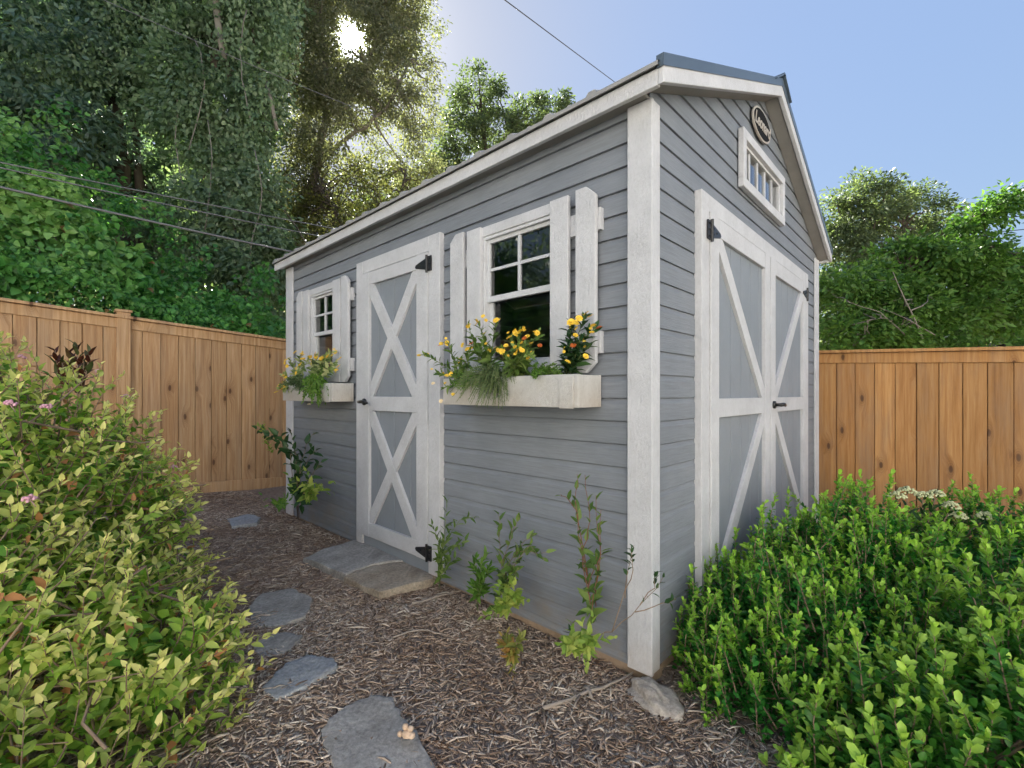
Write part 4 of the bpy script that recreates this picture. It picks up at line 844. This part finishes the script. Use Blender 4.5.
# maroon-leaved sprig behind the spirea
mb_ = W(70, 400, 3.0); mb_[2] = gz(mb_[0], mb_[1])
bouquet('small maroon and green leaved sapling behind the spirea bush', mb_, [W(x, y, 3.0) for x, y in ((55, 350, ), (78, 345), (70, 352), (90, 352), (62, 362), (84, 362))], 'Lmaroon', .13, .045, (), 12, None, 'sapling', 'twig', .006, 'fold', 'sapling', False, .82)
# ------------------------------------------------------------------ saplings along the long wall
def sapling(label, bpx, stems, mat, L, Wd, nleaf, tm='twig', r=.004, u=-.2, start=.2, tuft=None, group='young plants along the long shed wall'):
    L *= 1.4; Wd *= 1.4; nleaf = int(nleaf*1.1); r *= .6; start = max(start, .4)
    base = gpix(*bpx); o = thing('sapling', label, 'sapling', base, 0, group); b = MB(); L_ = Leaves()
    for st in stems:
        uu = u; path = [base] if len(st[0]) == 2 else []
        for q in st: path.append(WL(q[0], q[1], (q[2] if len(q) > 2 else u)))
        pts = [np.asarray(path[0], float)]
        for a, c in zip(path[:-1], path[1:]):
            for t in (.33, .66, 1.): pts.append(a*(1-t)+c*t+rng.normal(0, .004, 3)*(t < 1))
        b.tube(pts, list(np.linspace(r, r*.35, len(pts))), 5, True)
        if nleaf: L_.shoot(pts, nleaf, L, Wd, start, 55, False, .0)
    b.build('stems', M[tm], o, True, off=base); L2 = None
    if nleaf: L_.build('leaves', M[mat], o, base, 'fold')
    if tuft:
        L2 = Leaves()
        for (px, py, uu, rad, n, ll, ww) in tuft[1]:
            c = WL(px, py, uu)
            for k in range(n):
                tip = c+rng.normal(0, 1, 3)*rad*np.array([.6, .6, .5])+np.array([0, 0, rad*.4]); L2.shoot([c*.6+base*.4, c*.8+tip*.2, tip], 9, ll, ww, .25, 55)
        L2.build('leaves', M[tuft[0]], o, base, 'fold')
    return o
sapling('feathery light green sapling growing beside the single door trim', (439, 590), [[(441, 560), (445, 530), (447, 500)], [(443, 545), (460, 520), (476, 517)], [(441, 560), (436, 535), (432, 524)], [(442, 555), (456, 545), (466, 540)], [(441, 575), (448, 562), (458, 558)]], 'Lwall', .05, .016, 18, 'greenstem', .004, -.16, .25)
sapling('short bright green leafy sapling with a single thick stem', (478, 612), [[(478, 590), (481, 565), (486, 552)], [(478, 590), (474, 570), (476, 558)], [(478, 595), (484, 580), (490, 565)]], 'Lherb', .05, .017, 26, 'greenstem', .004, -.18, .15)
sapling('spreading sapling with pale lime leaves around its foot', (507, 616), [[(505, 580), (500, 545), (498, 512)], [(503, 560), (512, 530), (520, 515)], [(505, 585), (518, 552), (548, 552)], [(512, 570), (530, 545), (545, 560)], [(505, 575), (525, 540), (535, 535)], [(495, 605), (512, 580), (520, 566)]], 'Lwall', .05, .020, 15, 'twig', .004, -.2, .4, ('Lwallyel', [(505, 605, -.28, .10, 10, .05, .024), (515, 598, -.26, .08, 8, .05, .024)]))
sapling('low copper-tinged seedling standing out in the mulch', (513, 660), [[(510, 652, -.46), (505, 645, -.47)], [(516, 650, -.46), (520, 640, -.46)]], 'Lwallred', .045, .02, 7, 'redtwig', .003, -.46, .3, ('Lwallred', [(512, 652, -.46, .075, 10, .042, .018)]))
sapling('tall red-stemmed sapling before the lower clapboards', (595, 634), [[(590, 600), (582, 550), (575, 500), (577, 474)], [(582, 550), (590, 520), (585, 475)], [(592, 610), (600, 560), (601, 510)], [(598, 575), (600, 545), (596, 495)], [(588, 590), (598, 560), (597, 555)], [(576, 510), (566, 497), (561, 494)]], 'Lwall', .048, .019, 13, 'redtwig', .0045, -.17, .35)
sapling('nearly bare branching plant sprawling across the white corner board', (566, 656), [[(590, 638, -.3), (612, 632, -.25), (640, 605, -.2), (664, 575, -.1)], [(612, 632, -.25), (625, 590, -.22), (634, 545, -.18)], [(640, 605, -.2), (655, 588, -.15), (657, 572, -.12)], [(635, 612, -.2), (662, 603, -.12), (676, 598, -.06)], [(625, 598, -.22), (633, 570, -.2), (630, 548, -.2)], [(580, 645, -.32), (570, 630, -.3)]], 'Ldark', .028, .012, 6, 'twig', .0038, -.25, .62, ('Lwallyel', [(572, 643, -.4, .10, 9, .045, .02), (590, 640, -.36, .09, 8, .045, .02)]))
sapling('leafy climber-like sapling at the far corner of the shed', (298, 520), [[(297, 485), (296, 455), (290, 430)], [(300, 470), (306, 445), (316, 432)], [(296, 460), (280, 436), (256, 428)], [(298, 480), (310, 455), (318, 450)], [(290, 452), (275, 440), (262, 432)], [(300, 500), (315, 470), (322, 462)]], 'Ldark', .075, .035, 16, 'twig', .005, -.22, .3, ('Lwallyel', [(312, 488, -.24, .16, 10, .07, .03), (262, 428, -.24, .07, 4, .06, .02)]))
sapling('small green tuft on the mulch at the far shed corner', (280, 512), [[(276, 500, -.4)], [(284, 498, -.38)]], 'Lherb', .06, .02, 8, 'greenstem', .003, -.38, .2, ('Lherb', [(280, 503, -.4, .13, 8, .06, .02)]))
# ------------------------------------------------------------------ trees
def sun_keep(P):
    d = nrm(P-np.array([0, 0, CAMH])); a = np.degrees(np.arccos(np.clip(d@SUN, -1, 1)))
    return rng.random(len(P)) < np.clip((a-.75)/1.5, 0, 1)**.6
def ell_pts(vols, n, shell=.5, nz=.18):
    vol = np.array([v[1][0]*v[1][1]*v[1][2]*(v[2] if len(v) > 2 else 1) for v in vols])**.8; vol /= vol.sum(); k = rng.choice(len(vols), n, p=vol)
    c = np.array([v[0] for v in vols])[k]; r = np.array([v[1] for v in vols])[k]; q = nrm(rng.normal(0, 1, (n, 3)))
    rad = (shell**3+(1-shell**3)*rng.random(n))**(1/3)
    wob = 1+nz*np.array([mnoise.noise(Vector((a[0]*1.6+i*.7, a[1]*1.6, a[2]*1.6))) for a, i in zip(q, k)])*1.6
    return c+q*r*(rad*wob)[:, None], q
def crown(L_, cen, out, per, spread, L, Wd, droop=.3, flat=.6):
    n = len(cen)*per; C = np.repeat(cen, per, 0); O = np.repeat(out, per, 0)
    g = rng.normal(0, 1, (n, 3)); g = nrm(g)*(rng.random(n)**.5)[:, None]; g[:, 2] *= flat
    sp = np.repeat(rng.uniform(.6, 1.3, len(cen))*spread, per)
    P = C+g*sp[:, None]; D = g+O*.4+rng.normal(0, .5, (n, 3))+[0, 0, -droop]; N = rng.normal(0, .55, (n, 3))+O*.45+[0, 0, .6]
    s = rng.uniform(.65, 1.25, n); L_.add(P, D, N, L*s, Wd*s, np.repeat(rng.random(len(cen))**1.6, per)*rng.uniform(.6, 1.1, n))
def tree(name, label, base, trunks, vols, ncl, per, spread, L, Wd, mat, bark='bark', limbs=40, cat='tree', group=None, droop=.3, flat=.6, shell=.5, keep=None, curtain=None, r0=.16, limbr=.03, twigs=0):
    base = np.asarray(base, float); o = thing(name, label, cat, base, 0, group); b = MB(); ends = []
    for tr in trunks:
        pts = [np.asarray(p, float) for p in tr[0]]; full = []
        for a, c in zip(pts[:-1], pts[1:]):
            for t in (0, .25, .5, .75): full.append(a*(1-t)+c*t+rng.normal(0, min(.03, tr[1]*.5), 3)*(t > 0))
        full.append(pts[-1]); rr = np.linspace(tr[1], tr[1]*.35, len(full)); rr[0] *= 1.25; b.tube(full, list(rr), 9); ends += full[len(full)//3:]
    cen, out = ell_pts(vols, ncl, shell)
    ends = np.array(ends)
    for k in range(min(limbs, ncl)):
        tip = cen[k]; d = np.linalg.norm(ends-tip, axis=1)-ends[:, 2]*.0; st = ends[np.argsort(d)[rng.integers(0, 3)]] if len(ends) > 3 else ends[0]
        m_ = st*.5+tip*.5+np.array([0, 0, .12*np.linalg.norm(tip-st)])+rng.normal(0, .1, 3)
        path = [st*(1-t)**2+2*m_*t*(1-t)+tip*t*t for t in np.linspace(0, 1, 7)]; path = [p+rng.normal(0, .03, 3)*(0 < i < 6) for i, p in enumerate(path)]
        b.tube(path, list(np.linspace(limbr, limbr*.2, 7)), 5, False)
    for k in range(twigs):
        p = cen[rng.integers(0, ncl)]; d = rng.normal(0, 1, 3)*[1, 1, .7]; d = d/np.linalg.norm(d)*spread*rng.uniform(1, 2.4); m_ = p+d*.5+rng.normal(0, .08, 3)
        b.tube([p, m_, p+d], [.012, .008, .003], 4, False)
    b.build('trunk', M[bark], o, True, off=base); L_ = Leaves(); crown(L_, cen, out, per, spread, L, Wd, droop, flat)
    L_.build('crown', M[mat], o, base, 'quad', keep)
    if curtain is not None:
        L2 = Leaves(); mk, strands, cl, cw = curtain
        for (top, ln_, n, jit) in strands:
            t = np.sort(rng.random(n)); P = np.asarray(top)+np.c_[rng.normal(0, jit, (n, 2))*(1-.3*t[:, None]), -t*ln_]
            toC = nrm(np.array([0, 0, 1.])-P)*[1, 1, 0]; L2.add(P, rng.normal(0, .5, (n, 3))+[0, 0, -.9]+toC*.3, rng.normal(0, .45, (n, 3))+toC*.8+[0, 0, .35], cl*rng.uniform(.6, 1.3, n), cw*rng.uniform(.6, 1.3, n), rng.random()**1.5*rng.uniform(.6, 1.1, n))
        L2.build('ivy', M[mk], o, base, 'quad', keep)
    return o
def gW(px, Y): x = (px-CX)/F*Y; return np.array([x, Y, gz(x, Y)-.1])
# far-left evergreen with two dark trunks
t1 = gW(122, 9.6)
tree('evergreen_tree', 'large dark evergreen with two dark trunks at the top left', t1, [([t1, W(124, 200, 9.6), W(118, 130, 9.6), W(95, 20, 9.6), W(90, -110, 9.8)], .17), ([t1+[.35, .1, 0], W(140, 190, 9.8), W(133, 120, 9.9), W(150, 0, 10)], .11)],
     [(W(40, 45, 9.2), (2.6, 1.6, 1.6)), (W(-60, 130, 9.), (2.2, 1.5, 1.5)), (W(45, 140, 9.0), (1.8, 1.2, .8)), (W(125, 40, 9.4), (1.5, 1.2, 1.2)), (W(60, 190, 10.5), (2.2, .8, 1.2)), (W(150, 230, 10.6), (1.5, .8, 1.0)), (W(145, 150, 10.5), (1.1, .6, 1.1)), (W(175, 200, 10.8), (.9, .6, 1.0))],
     950, 85, .42, .14, .058, 'Tdeep', limbs=60, droop=.45, flat=.38, shell=.35, curtain=('Tivy2', [(W(85+rng.normal(0, 12), 140+rng.uniform(-20, 40), 8.9), rng.uniform(.5, 1.6), 60, .10) for k in range(22)]+[(W(10+rng.uniform(-10, 150), rng.uniform(-20, 60), 8.4), rng.uniform(.6, 1.5), 90, .22) for k in range(30)], .08, .05))
# ivy-smothered column tree
t2 = gW(232, 8.9); st2 = []
for k in range(190):
    a = rng.random(); yy = -60+a*340; wid = 46+26*math.sin(a*5+1)+(20 if a > .6 else 0); st2.append((W(228+rng.uniform(-1, 1)*wid, yy, 8.5+rng.uniform(-.5, .6)), rng.uniform(.5, 1.3), 130, .16))
it2 = tree('ivy_tree', 'tree smothered from top to foot in hanging ivy above the left fence', t2, [([t2, W(236, 190, 8.9), W(232, 60, 8.9), W(215, -40, 8.9)], .2), ([W(215, 70, 8.7), W(218, 20, 8.4), W(212, -40, 8.4)], .07), ([W(266, 130, 8.6), W(258, 70, 8.6), W(250, 10, 8.6)], .05)],
     [(W(225, -10, 8.9), (1.3, 1.2, 1.3)), (W(215, 100, 8.8), (1.1, 1., 1.3)), (W(235, 215, 8.7), (1.1, .9, 1.2)), (W(265, 275, 8.4), (.9, .8, .8)), (W(170, 80, 9.1), (.9, .8, 1.2)), (W(185, 215, 9.2), (.8, .7, .9)), (W(160, 15, 9.), (1.0, .8, .8))],
     520, 85, .36, .115, .06, 'Tivy', limbs=40, droop=.6, shell=.4, curtain=('Tivy2', st2, .085, .055))
b = MB(); b.tube([W(224, 60, 8.1), W(219, 30, 8.1), W(214, -10, 8.1), W(213, -50, 8.2)], [.05, .055, .06, .06], 8); b.tube([W(277, 130, 8.2), W(271, 100, 8.2), W(264, 75, 8.3)], [.03, .035, .03], 7)
b.build('bare_limb', M['paleb'], it2, True, off=t2)
for (x, y0, y1, dx) in ((196, 40, 150, 8), (246, 10, 120, -6), (208, 120, 230, 5), (255, 150, 260, 6), (180, 90, 190, -5)):
    b = MB(); b.tube([W(x+dx*math.sin(t*4)+rng.normal(0, .8), y0+(y1-y0)*t, 8.0-.1*t) for t in np.linspace(0, 1, 9)], .009, 5); b.build('hanging_vine', M['paleb'], it2, True, off=t2)
# leaning tree the sun shines through
t3 = gW(300, 11.2)
tree('leaning_tree', 'tall leaning tree with the sun shining through its fine leaves', t3, [([t3, W(300, 225, 11.2), W(318, 165, 11.2), W(327, 110, 11.1), W(320, 30, 11.1), W(312, -80, 11.2)], .135), ([W(318, 165, 11.2), W(345, 140, 11.), W(385, 110, 10.8), W(410, 60, 10.8)], .06), ([W(327, 112, 11.1), W(352, 95, 11.), W(380, 40, 11), W(390, -30, 11)], .06)],
     [(W(345, 25, 11.2), (1.9, 1.4, 1.9)), (W(400, 75, 11), (.95, .9, 1.25)), (W(392, 0, 11.2), (1.1, 1.1, 1.5)), (W(290, 40, 11.4), (1.3, 1.2, 1.9)), (W(330, -30, 11.4), (1.9, 1.6, 1.1)), (W(300, 130, 11.4), (.9, .8, .9)), (W(355, 105, 11.), (.9, .8, .7)), (W(325, 120, 10.2), (.8, .5, .9)), (W(345, 70, 10.2), (.9, .5, .8)), (W(420, 120, 11), (.45, .5, .8)), (W(310, 185, 10.6), (.7, .4, .8)), (W(395, 165, 12.0), (1.0, .5, .7)), (W(425, 170, 12.3), (.5, .4, .5)), (W(318, 60, 10.3), (.7, .4, .9))],
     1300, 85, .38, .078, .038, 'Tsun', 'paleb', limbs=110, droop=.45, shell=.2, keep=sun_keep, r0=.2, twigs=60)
# tangle of scrub under it
t4 = gW(365, 10.2)
tree('scrub_tree', 'thin tangled scrub with golden leaves just above the shed eave', t4, [([t4, W(352, 290, 10.2), W(345, 230, 10.2), W(322, 190, 10.2)], .07), ([t4, W(385, 270, 10.3), W(398, 215, 10.3), W(405, 170, 10.3)], .06), ([W(352, 290, 10.2), W(372, 235, 10), W(395, 205, 10)], .045)],
     [(W(350, 225, 10.2), (1.3, .9, 1.0)), (W(398, 200, 10.4), (.8, .8, .8)), (W(320, 240, 10.2), (.8, .7, 1.1)), (W(395, 250, 10.2), (1.0, .8, .9)), (W(345, 290, 10.), (1.3, .8, .9)), (W(300, 190, 10.8), (.8, .6, 1.0)), (W(345, 180, 11.), (.9, .6, .7))],
     390, 55, .34, .08, .036, 'Tgold', limbs=130, shell=.2, limbr=.024, twigs=220, bark='bark')
# mid-distance oak beyond the roof
t5 = gW(490, 18)
tree('oak_tree', 'rounded oak rising beyond the shed roof under open sky', t5, [([t5, W(492, 230, 18), W(486, 160, 18), W(480, 110, 18)], .2), ([W(492, 230, 18), W(502, 170, 18), W(508, 130, 18)], .14), ([W(490, 220, 18), W(462, 170, 18), W(452, 140, 18)], .1)],
     [(W(478, 100, 18), (1.25, 1.2, 1.15)), (W(455, 145, 18), (1.15, 1.2, 1.2)), (W(505, 135, 18), (1.5, 1.3, 1.3)), (W(550, 105, 18.4), (.75, .8, .7)), (W(528, 120, 18.2), (.9, .9, .8)), (W(448, 195, 18), (1.3, 1.2, 1.2)), (W(560, 130, 18.4), (.9, .9, .9))],
     330, 75, .40, .14, .065, 'Toak', limbs=70, shell=.35, limbr=.04)
t6 = gW(400, 15.5)
tree('oak_tree', 'shaded smaller tree in the gap between leaning tree and oak', t6, [([t6, W(402, 260, 15.5), W(405, 215, 15.5)], .14)], [(W(405, 215, 15.5), (1.6, 1.2, 1.3)), (W(425, 240, 15.5), (1.2, 1, 1)), (W(370, 230, 15.8), (1.4, 1.2, 1.4))], 150, 70, .42, .13, .06, 'Tgrey', limbs=40, shell=.3)
# right side
t7 = gW(870, 9.4)
tree('bushy_tree', 'grey-green bushy tree peeking behind the shed, right of the gable', t7, [([t7, W(866, 300, 9.4), W(862, 230, 9.4)], .12), ([t7, W(890, 290, 9.4), W(905, 225, 9.5)], .1)],
     [(W(862, 225, 9.4), (.85, .8, .9)), (W(845, 262, 9.4), (.7, .7, .9)), (W(868, 205, 9.5), (.6, .6, .55)), (W(905, 215, 9.8), (.75, .7, .5)), (W(935, 222, 9.9), (.5, .5, .4)), (W(850, 310, 9.2), (.9, .8, .8)), (W(925, 260, 9.8), (.9, .7, .7))],
     420, 80, .26, .085, .036, 'Toak', limbs=60, shell=.35)
t8 = gW(960, 6.9)
tree('leafy_tree', 'bright green leafy tree leaning over the right fence with a stray sprig', t8, [([t8, W(962, 300, 6.9), W(970, 250, 6.9)], .08), ([W(962, 300, 6.9), W(985, 250, 6.8), W(985, 215, 6.7), W(1005, 198, 6.6)], .014), ([t8, W(920, 300, 6.9), W(905, 260, 6.9)], .06)],
     [(W(940, 265, 6.9), (.7, .6, .45)), (W(975, 285, 6.8), (.65, .6, .6)), (W(905, 270, 7.), (.6, .5, .4)), (W(960, 320, 6.7), (.9, .6, .5)), (W(1030, 275, 6.9), (.6, .6, .5)), (W(985, 216, 6.7), (.24, .15, .10), 5), (W(1004, 201, 6.7), (.12, .09, .13), 7), (W(968, 228, 6.7), (.15, .12, .10), 5), (W(870, 290, 7.), (.5, .5, .35)), (W(1040, 320, 6.9), (.6, .5, .4))],
     340, 66, .24, .09, .043, 'Tbright', limbs=60, shell=.3)
t9 = gW(870, 6.4)
tree('vine_thicket', 'dark vine thicket with bare pale branches over the right fence', t9, [([W(925, 345, 6.1), W(905, 300, 6.0), W(893, 272, 6.0)], .011), ([W(905, 335, 5.95), W(880, 312, 5.95), W(842, 300, 6)], .008), ([W(918, 330, 6.), W(885, 318, 6.), W(868, 320, 6)], .006), ([W(935, 335, 6), W(905, 318, 5.95), W(880, 308, 5.95)], .006)],
     [(W(845, 300, 6.6), (.55, .5, .5)), (W(890, 315, 6.6), (.7, .5, .55)), (W(830, 340, 6.3), (.5, .4, .35)), (W(915, 330, 6.5), (.5, .4, .4)), (W(865, 345, 6.3), (.6, .4, .35))],
     210, 64, .25, .08, .042, 'Tbright', 'paleb', limbs=16, cat='thicket', shell=.3, limbr=.01)
t10 = gW(1000, 5.9)
tree('leafy_bush', 'low bright green bush showing just above the right fence cap', t10, [([t10, W(1000, 360, 5.9), W(1005, 345, 5.9)], .03)], [(W(1000, 352, 5.9), (.5, .3, .16)), (W(1050, 350, 5.9), (.5, .3, .18)), (W(960, 354, 6), (.4, .3, .12))], 70, 50, .18, .07, .035, 'Tbright', limbs=20, cat='bush', shell=.2, limbr=.012)
# tree off to the left that the window panes mirror
t11 = np.array([-9.5, -.5, gz(-9.5, -.5)-.1])
tree('evergreen_tree', 'broad dark evergreen standing left of the yard, mirrored in the window', t11, [([t11, t11+[0, 0, 3], t11+[.3, .2, 6]], .2)], [((-9.5, -.5, 4.0), (2.2, 2.4, 2.2)), ((-9.2, 1.8, 3.4), (1.6, 1.8, 1.8)), ((-9.8, -.4, 1.8), (2.2, 2.6, 1.2))], 200, 60, .5, .15, .06, 'Tdeep', limbs=30)
# vine-covered bank over the left fence (ground cover: one mass)
def vine_bank():
    L_ = Leaves(); N_ = 85000
    px = rng.uniform(-420, 330, N_); k = (px-CX)/F
    u = rng.uniform(-6.5, 1.6, N_); v = VF+.25+rng.random(N_)**1.3*3.6
    X = P0[0]+u*dR[0]+v*dL[0]; Y = P0[1]+u*dR[1]+v*dL[1]
    lump = np.array([mnoise.noise(Vector((a*.9, c*.9, 0)))*.55+mnoise.noise(Vector((a*2.3, c*2.3, 4)))*.28 for a, c in zip(X, Y)])
    crest = ltop(0)-.066*u*1.0
    t = (v-VF)/3.9
    top = 1.72-.066*u+.05 + np.clip(t, 0, 1)**.75*(2.3*sstep(1.2, -2.4, u)+.35) + lump*1.15*sstep(0, .3, t)
    patch = np.array([mnoise.noise(Vector((a*1.7+9, c*1.7, 2))) for a, c in zip(X, Y)])
    Z = top-np.abs(rng.normal(0, .12, N_))-(rng.random(N_) < .2)*rng.random(N_)*.6-np.where(patch > .10, rng.random(N_)*.8*np.clip((patch-.10)*6, 0, 1.3), 0)+(rng.random(N_) < .03)*rng.random(N_)*.25
    d2 = np.array([-dL[0], -dL[1], 0.])
    O = nrm(np.c_[np.full((N_, 2), 0)+d2[:2]*.8, np.full(N_, .7)]+rng.normal(0, .25, (N_, 3)))
    s = rng.uniform(.5, 1.3, N_)*np.clip(1+1.5*np.array([mnoise.noise(Vector((a*1.1+3, c*1.1, z*1.1))) for a, c, z in zip(X, Y, Z)]), .55, 1.35)
    drift = np.clip(.35+1.6*np.array([mnoise.noise(Vector((a*.8+30, c*.8, z*.8))) for a, c, z in zip(X, Y, Z)])+rng.normal(0, .15, N_), 0, 1)
    L_.add(np.c_[X, Y, Z], rng.normal(0, .8, (N_, 3))+d2*.6+[0, 0, -.5], O+rng.normal(0, .7, (N_, 3)), .085*s, .066*s, drift)
    nc = 150; u = rng.uniform(-6, .9, nc); v = VF+rng.uniform(.8, 3.8, nc); t = (v-VF)/3.9; zz = 1.77-.066*u+t**.75*(2.3*sstep(1.2, -2.4, u)+.35)+rng.random(nc)**1.5*1.0*(.4+t)
    crown(L_, np.c_[P0[0]+u*dR[0]+v*dL[0], P0[1]+u*dR[1]+v*dL[1], zz], np.tile(d2*.8+[0, 0, .5], (nc, 1)), 70, .24, .075, .055, .5, .8)
    # fringe hanging on the front of the bank, down behind the fence
    n2 = 24000; u = rng.uniform(-5, 1.4, n2); X = P0[0]+u*dR[0]+(VF+.33)*dL[0]; Y = P0[1]+u*dR[1]+(VF+.33)*dL[1]; Z = 1.70-.066*u-rng.random(n2)*.9+.09*rng.normal(0, 1, n2).clip(-1, 1.4)
    s = rng.uniform(.6, 1.2, n2)
    L_.add(np.c_[X, Y, Z]+rng.normal(0, .07, (n2, 3)), rng.normal(0, .6, (n2, 3))+d2*.5+[0, 0, -.5], rng.normal(0, .5, (n2, 3))+d2*.8+[0, 0, .6], .07*s, .05*s)
    o = L_.build('vine_bank', M['Tkudzu'], None, (0, 0, 0), 'fold'); tag(o, 'bright green vines smothering the bank behind the left fence', 'vines', kind='stuff')
vine_bank()
# far woods behind everything
L_ = Leaves(); N_ = 1100
cx_ = rng.uniform(-24, 1.5, N_); cy_ = rng.uniform(15, 19, N_); cz_ = rng.random(N_)**.9*8.5*np.clip(1-(cx_+9)/9, .25, 1.9)
crown(L_, np.c_[cx_, cy_, cz_], np.tile([0, -.8, .3], (N_, 1)), 55, .9, .26, .15, .4); o = L_.build('woods', M['Toak'], None, (0, 0, 0), 'quad', sun_keep); tag(o, 'dim woods filling the gaps behind the ivy covered trees', 'woods', kind='stuff')
L_ = Leaves(); N_ = 130
cx_ = rng.uniform(7, 26, N_); cy_ = rng.uniform(13, 17, N_); cz_ = rng.random(N_)*3.0-.3
crown(L_, np.c_[cx_, cy_, cz_], np.tile([0, -.8, .3], (N_, 1)), 60, .8, .2, .12, .4); o = L_.build('woods', M['Tgrey'], None, (0, 0, 0), 'quad'); tag(o, 'low distant greenery beyond the right fence', 'woods', kind='stuff')
L_ = Leaves(); N_ = 420
cx_ = rng.uniform(-10.5, -3.2, N_); cy_ = rng.uniform(14, 17, N_); cz_ = rng.random(N_)*8.2
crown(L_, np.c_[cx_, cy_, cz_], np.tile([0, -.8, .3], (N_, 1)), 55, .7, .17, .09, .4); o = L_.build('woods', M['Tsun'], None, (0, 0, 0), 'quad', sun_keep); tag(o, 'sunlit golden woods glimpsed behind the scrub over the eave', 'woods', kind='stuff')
# bare hanging vines on the bank
def vine(label, pts, r):
    pts = [np.asarray(p) for p in pts]; b = MB(); full = []
    for a, c in zip(pts[:-1], pts[1:]):
        for t in (0, .33, .66): full.append(a*(1-t)+c*t+rng.normal(0, .012, 3))
    full.append(pts[-1]); b.tube(full, list(np.linspace(r, r*.6, len(full))), 6); o = b.build('bare_vine', M['paleb'], None, True, off=pts[0]); o.location = [float(a) for a in pts[0]]
    return tag(o, label, 'vine', 'bare vines on the bank')
vine('thick pale bare vine curling down the green bank', [W(47, 200, 4.9), W(48, 212, 4.85), W(38, 230, 4.8), W(36, 245, 4.8), W(40, 253, 4.8)], .014)
vine('thin bare vine hanging right of the thick one on the bank', [W(48, 214, 4.95), W(55, 225, 4.9), W(57, 240, 4.85), W(62, 255, 4.85)], .008)
# ------------------------------------------------------------------ overhead wires
def cable(label, a, c, r, mat, sag=.15):
    a = np.asarray(a); c = np.asarray(c); d = c-a; b = MB(); n = 24
    pts = [a+d*t-np.array([0, 0, sag*4*t*(1-t)]) for t in np.linspace(0, 1, n)]
    b.tube([p-a for p in pts], r, 6); o = b.build('overhead_cable', M[mat], None, True); o.location = [float(q) for q in a]
    return tag(o, label, 'cable', 'overhead cables')
cable('thickest grey cable sagging low across the green bank', W(-60, 173, 3.6), W(420, 277, 6.4), .011, 'palewire', .03)
cable('upper of two thin grey wires over the bank at left', W(-60, 150, 3.6), W(420, 244, 6.4), .0065, 'palewire', .02)
cable('lower of two thin grey wires over the bank at left', W(-60, 154, 3.6), W(420, 255, 6.4), .0065, 'palewire', .03)
cable('pale wire slanting down from the top left past the ivy tree', W(60, -20, 6.9), W(420, 134, 8.6), .007, 'palewire', .05)
cable('single wire crossing open sky down to the shed roof', W(470, -26, 7), W(640, 101, 15), .009, 'wire', .0)
cable('uppermost wire behind the bright tree at right', W(930, 204, 14), W(1100, 201, 14), .010, 'wire', .05)
cable('middle wire in the sky at the right edge', W(960, 221, 13), W(1100, 206, 13), .012, 'wire', .05)
cable('lowest wire in the sky at the right edge', W(950, 235, 13), W(1100, 220, 13), .012, 'wire', .05)
# ------------------------------------------------------------------ neighbour's house glimpsed at the right edge
hb = W(1045, 340, 16); hz = gz(hb[0], hb[1])
hs = thing('neighbour_house', 'pale house with dark shingled roof behind the greenery past the right fence', 'house', (hb[0]+2.0, hb[1]+2, hz), R_(35))
b = MB(); b.box(-4, 4, -3, 3, 0, 2.9); b.build('wall', M['wallpale'], hs)
b = MB(); b.prism([(-3.5, 2.85), (3.5, 2.85), (0, 4.6)], lambda p, d: (d, p[0], p[1]), -4.4, 4.4); b.build('roof', M['shingle'], hs)
for x in (-2.2, .3, 2.6):
    b = MB(); b.box(x-.5, x+.5, -3.04, -2.99, 1.0, 2.2); wo_ = b.build('window', M['vinyl'], hs); b = MB(); b.box(x-.43, x+.43, -3.05, -3.042, 1.07, 2.13); b.build('pane', M['black'], wo_)
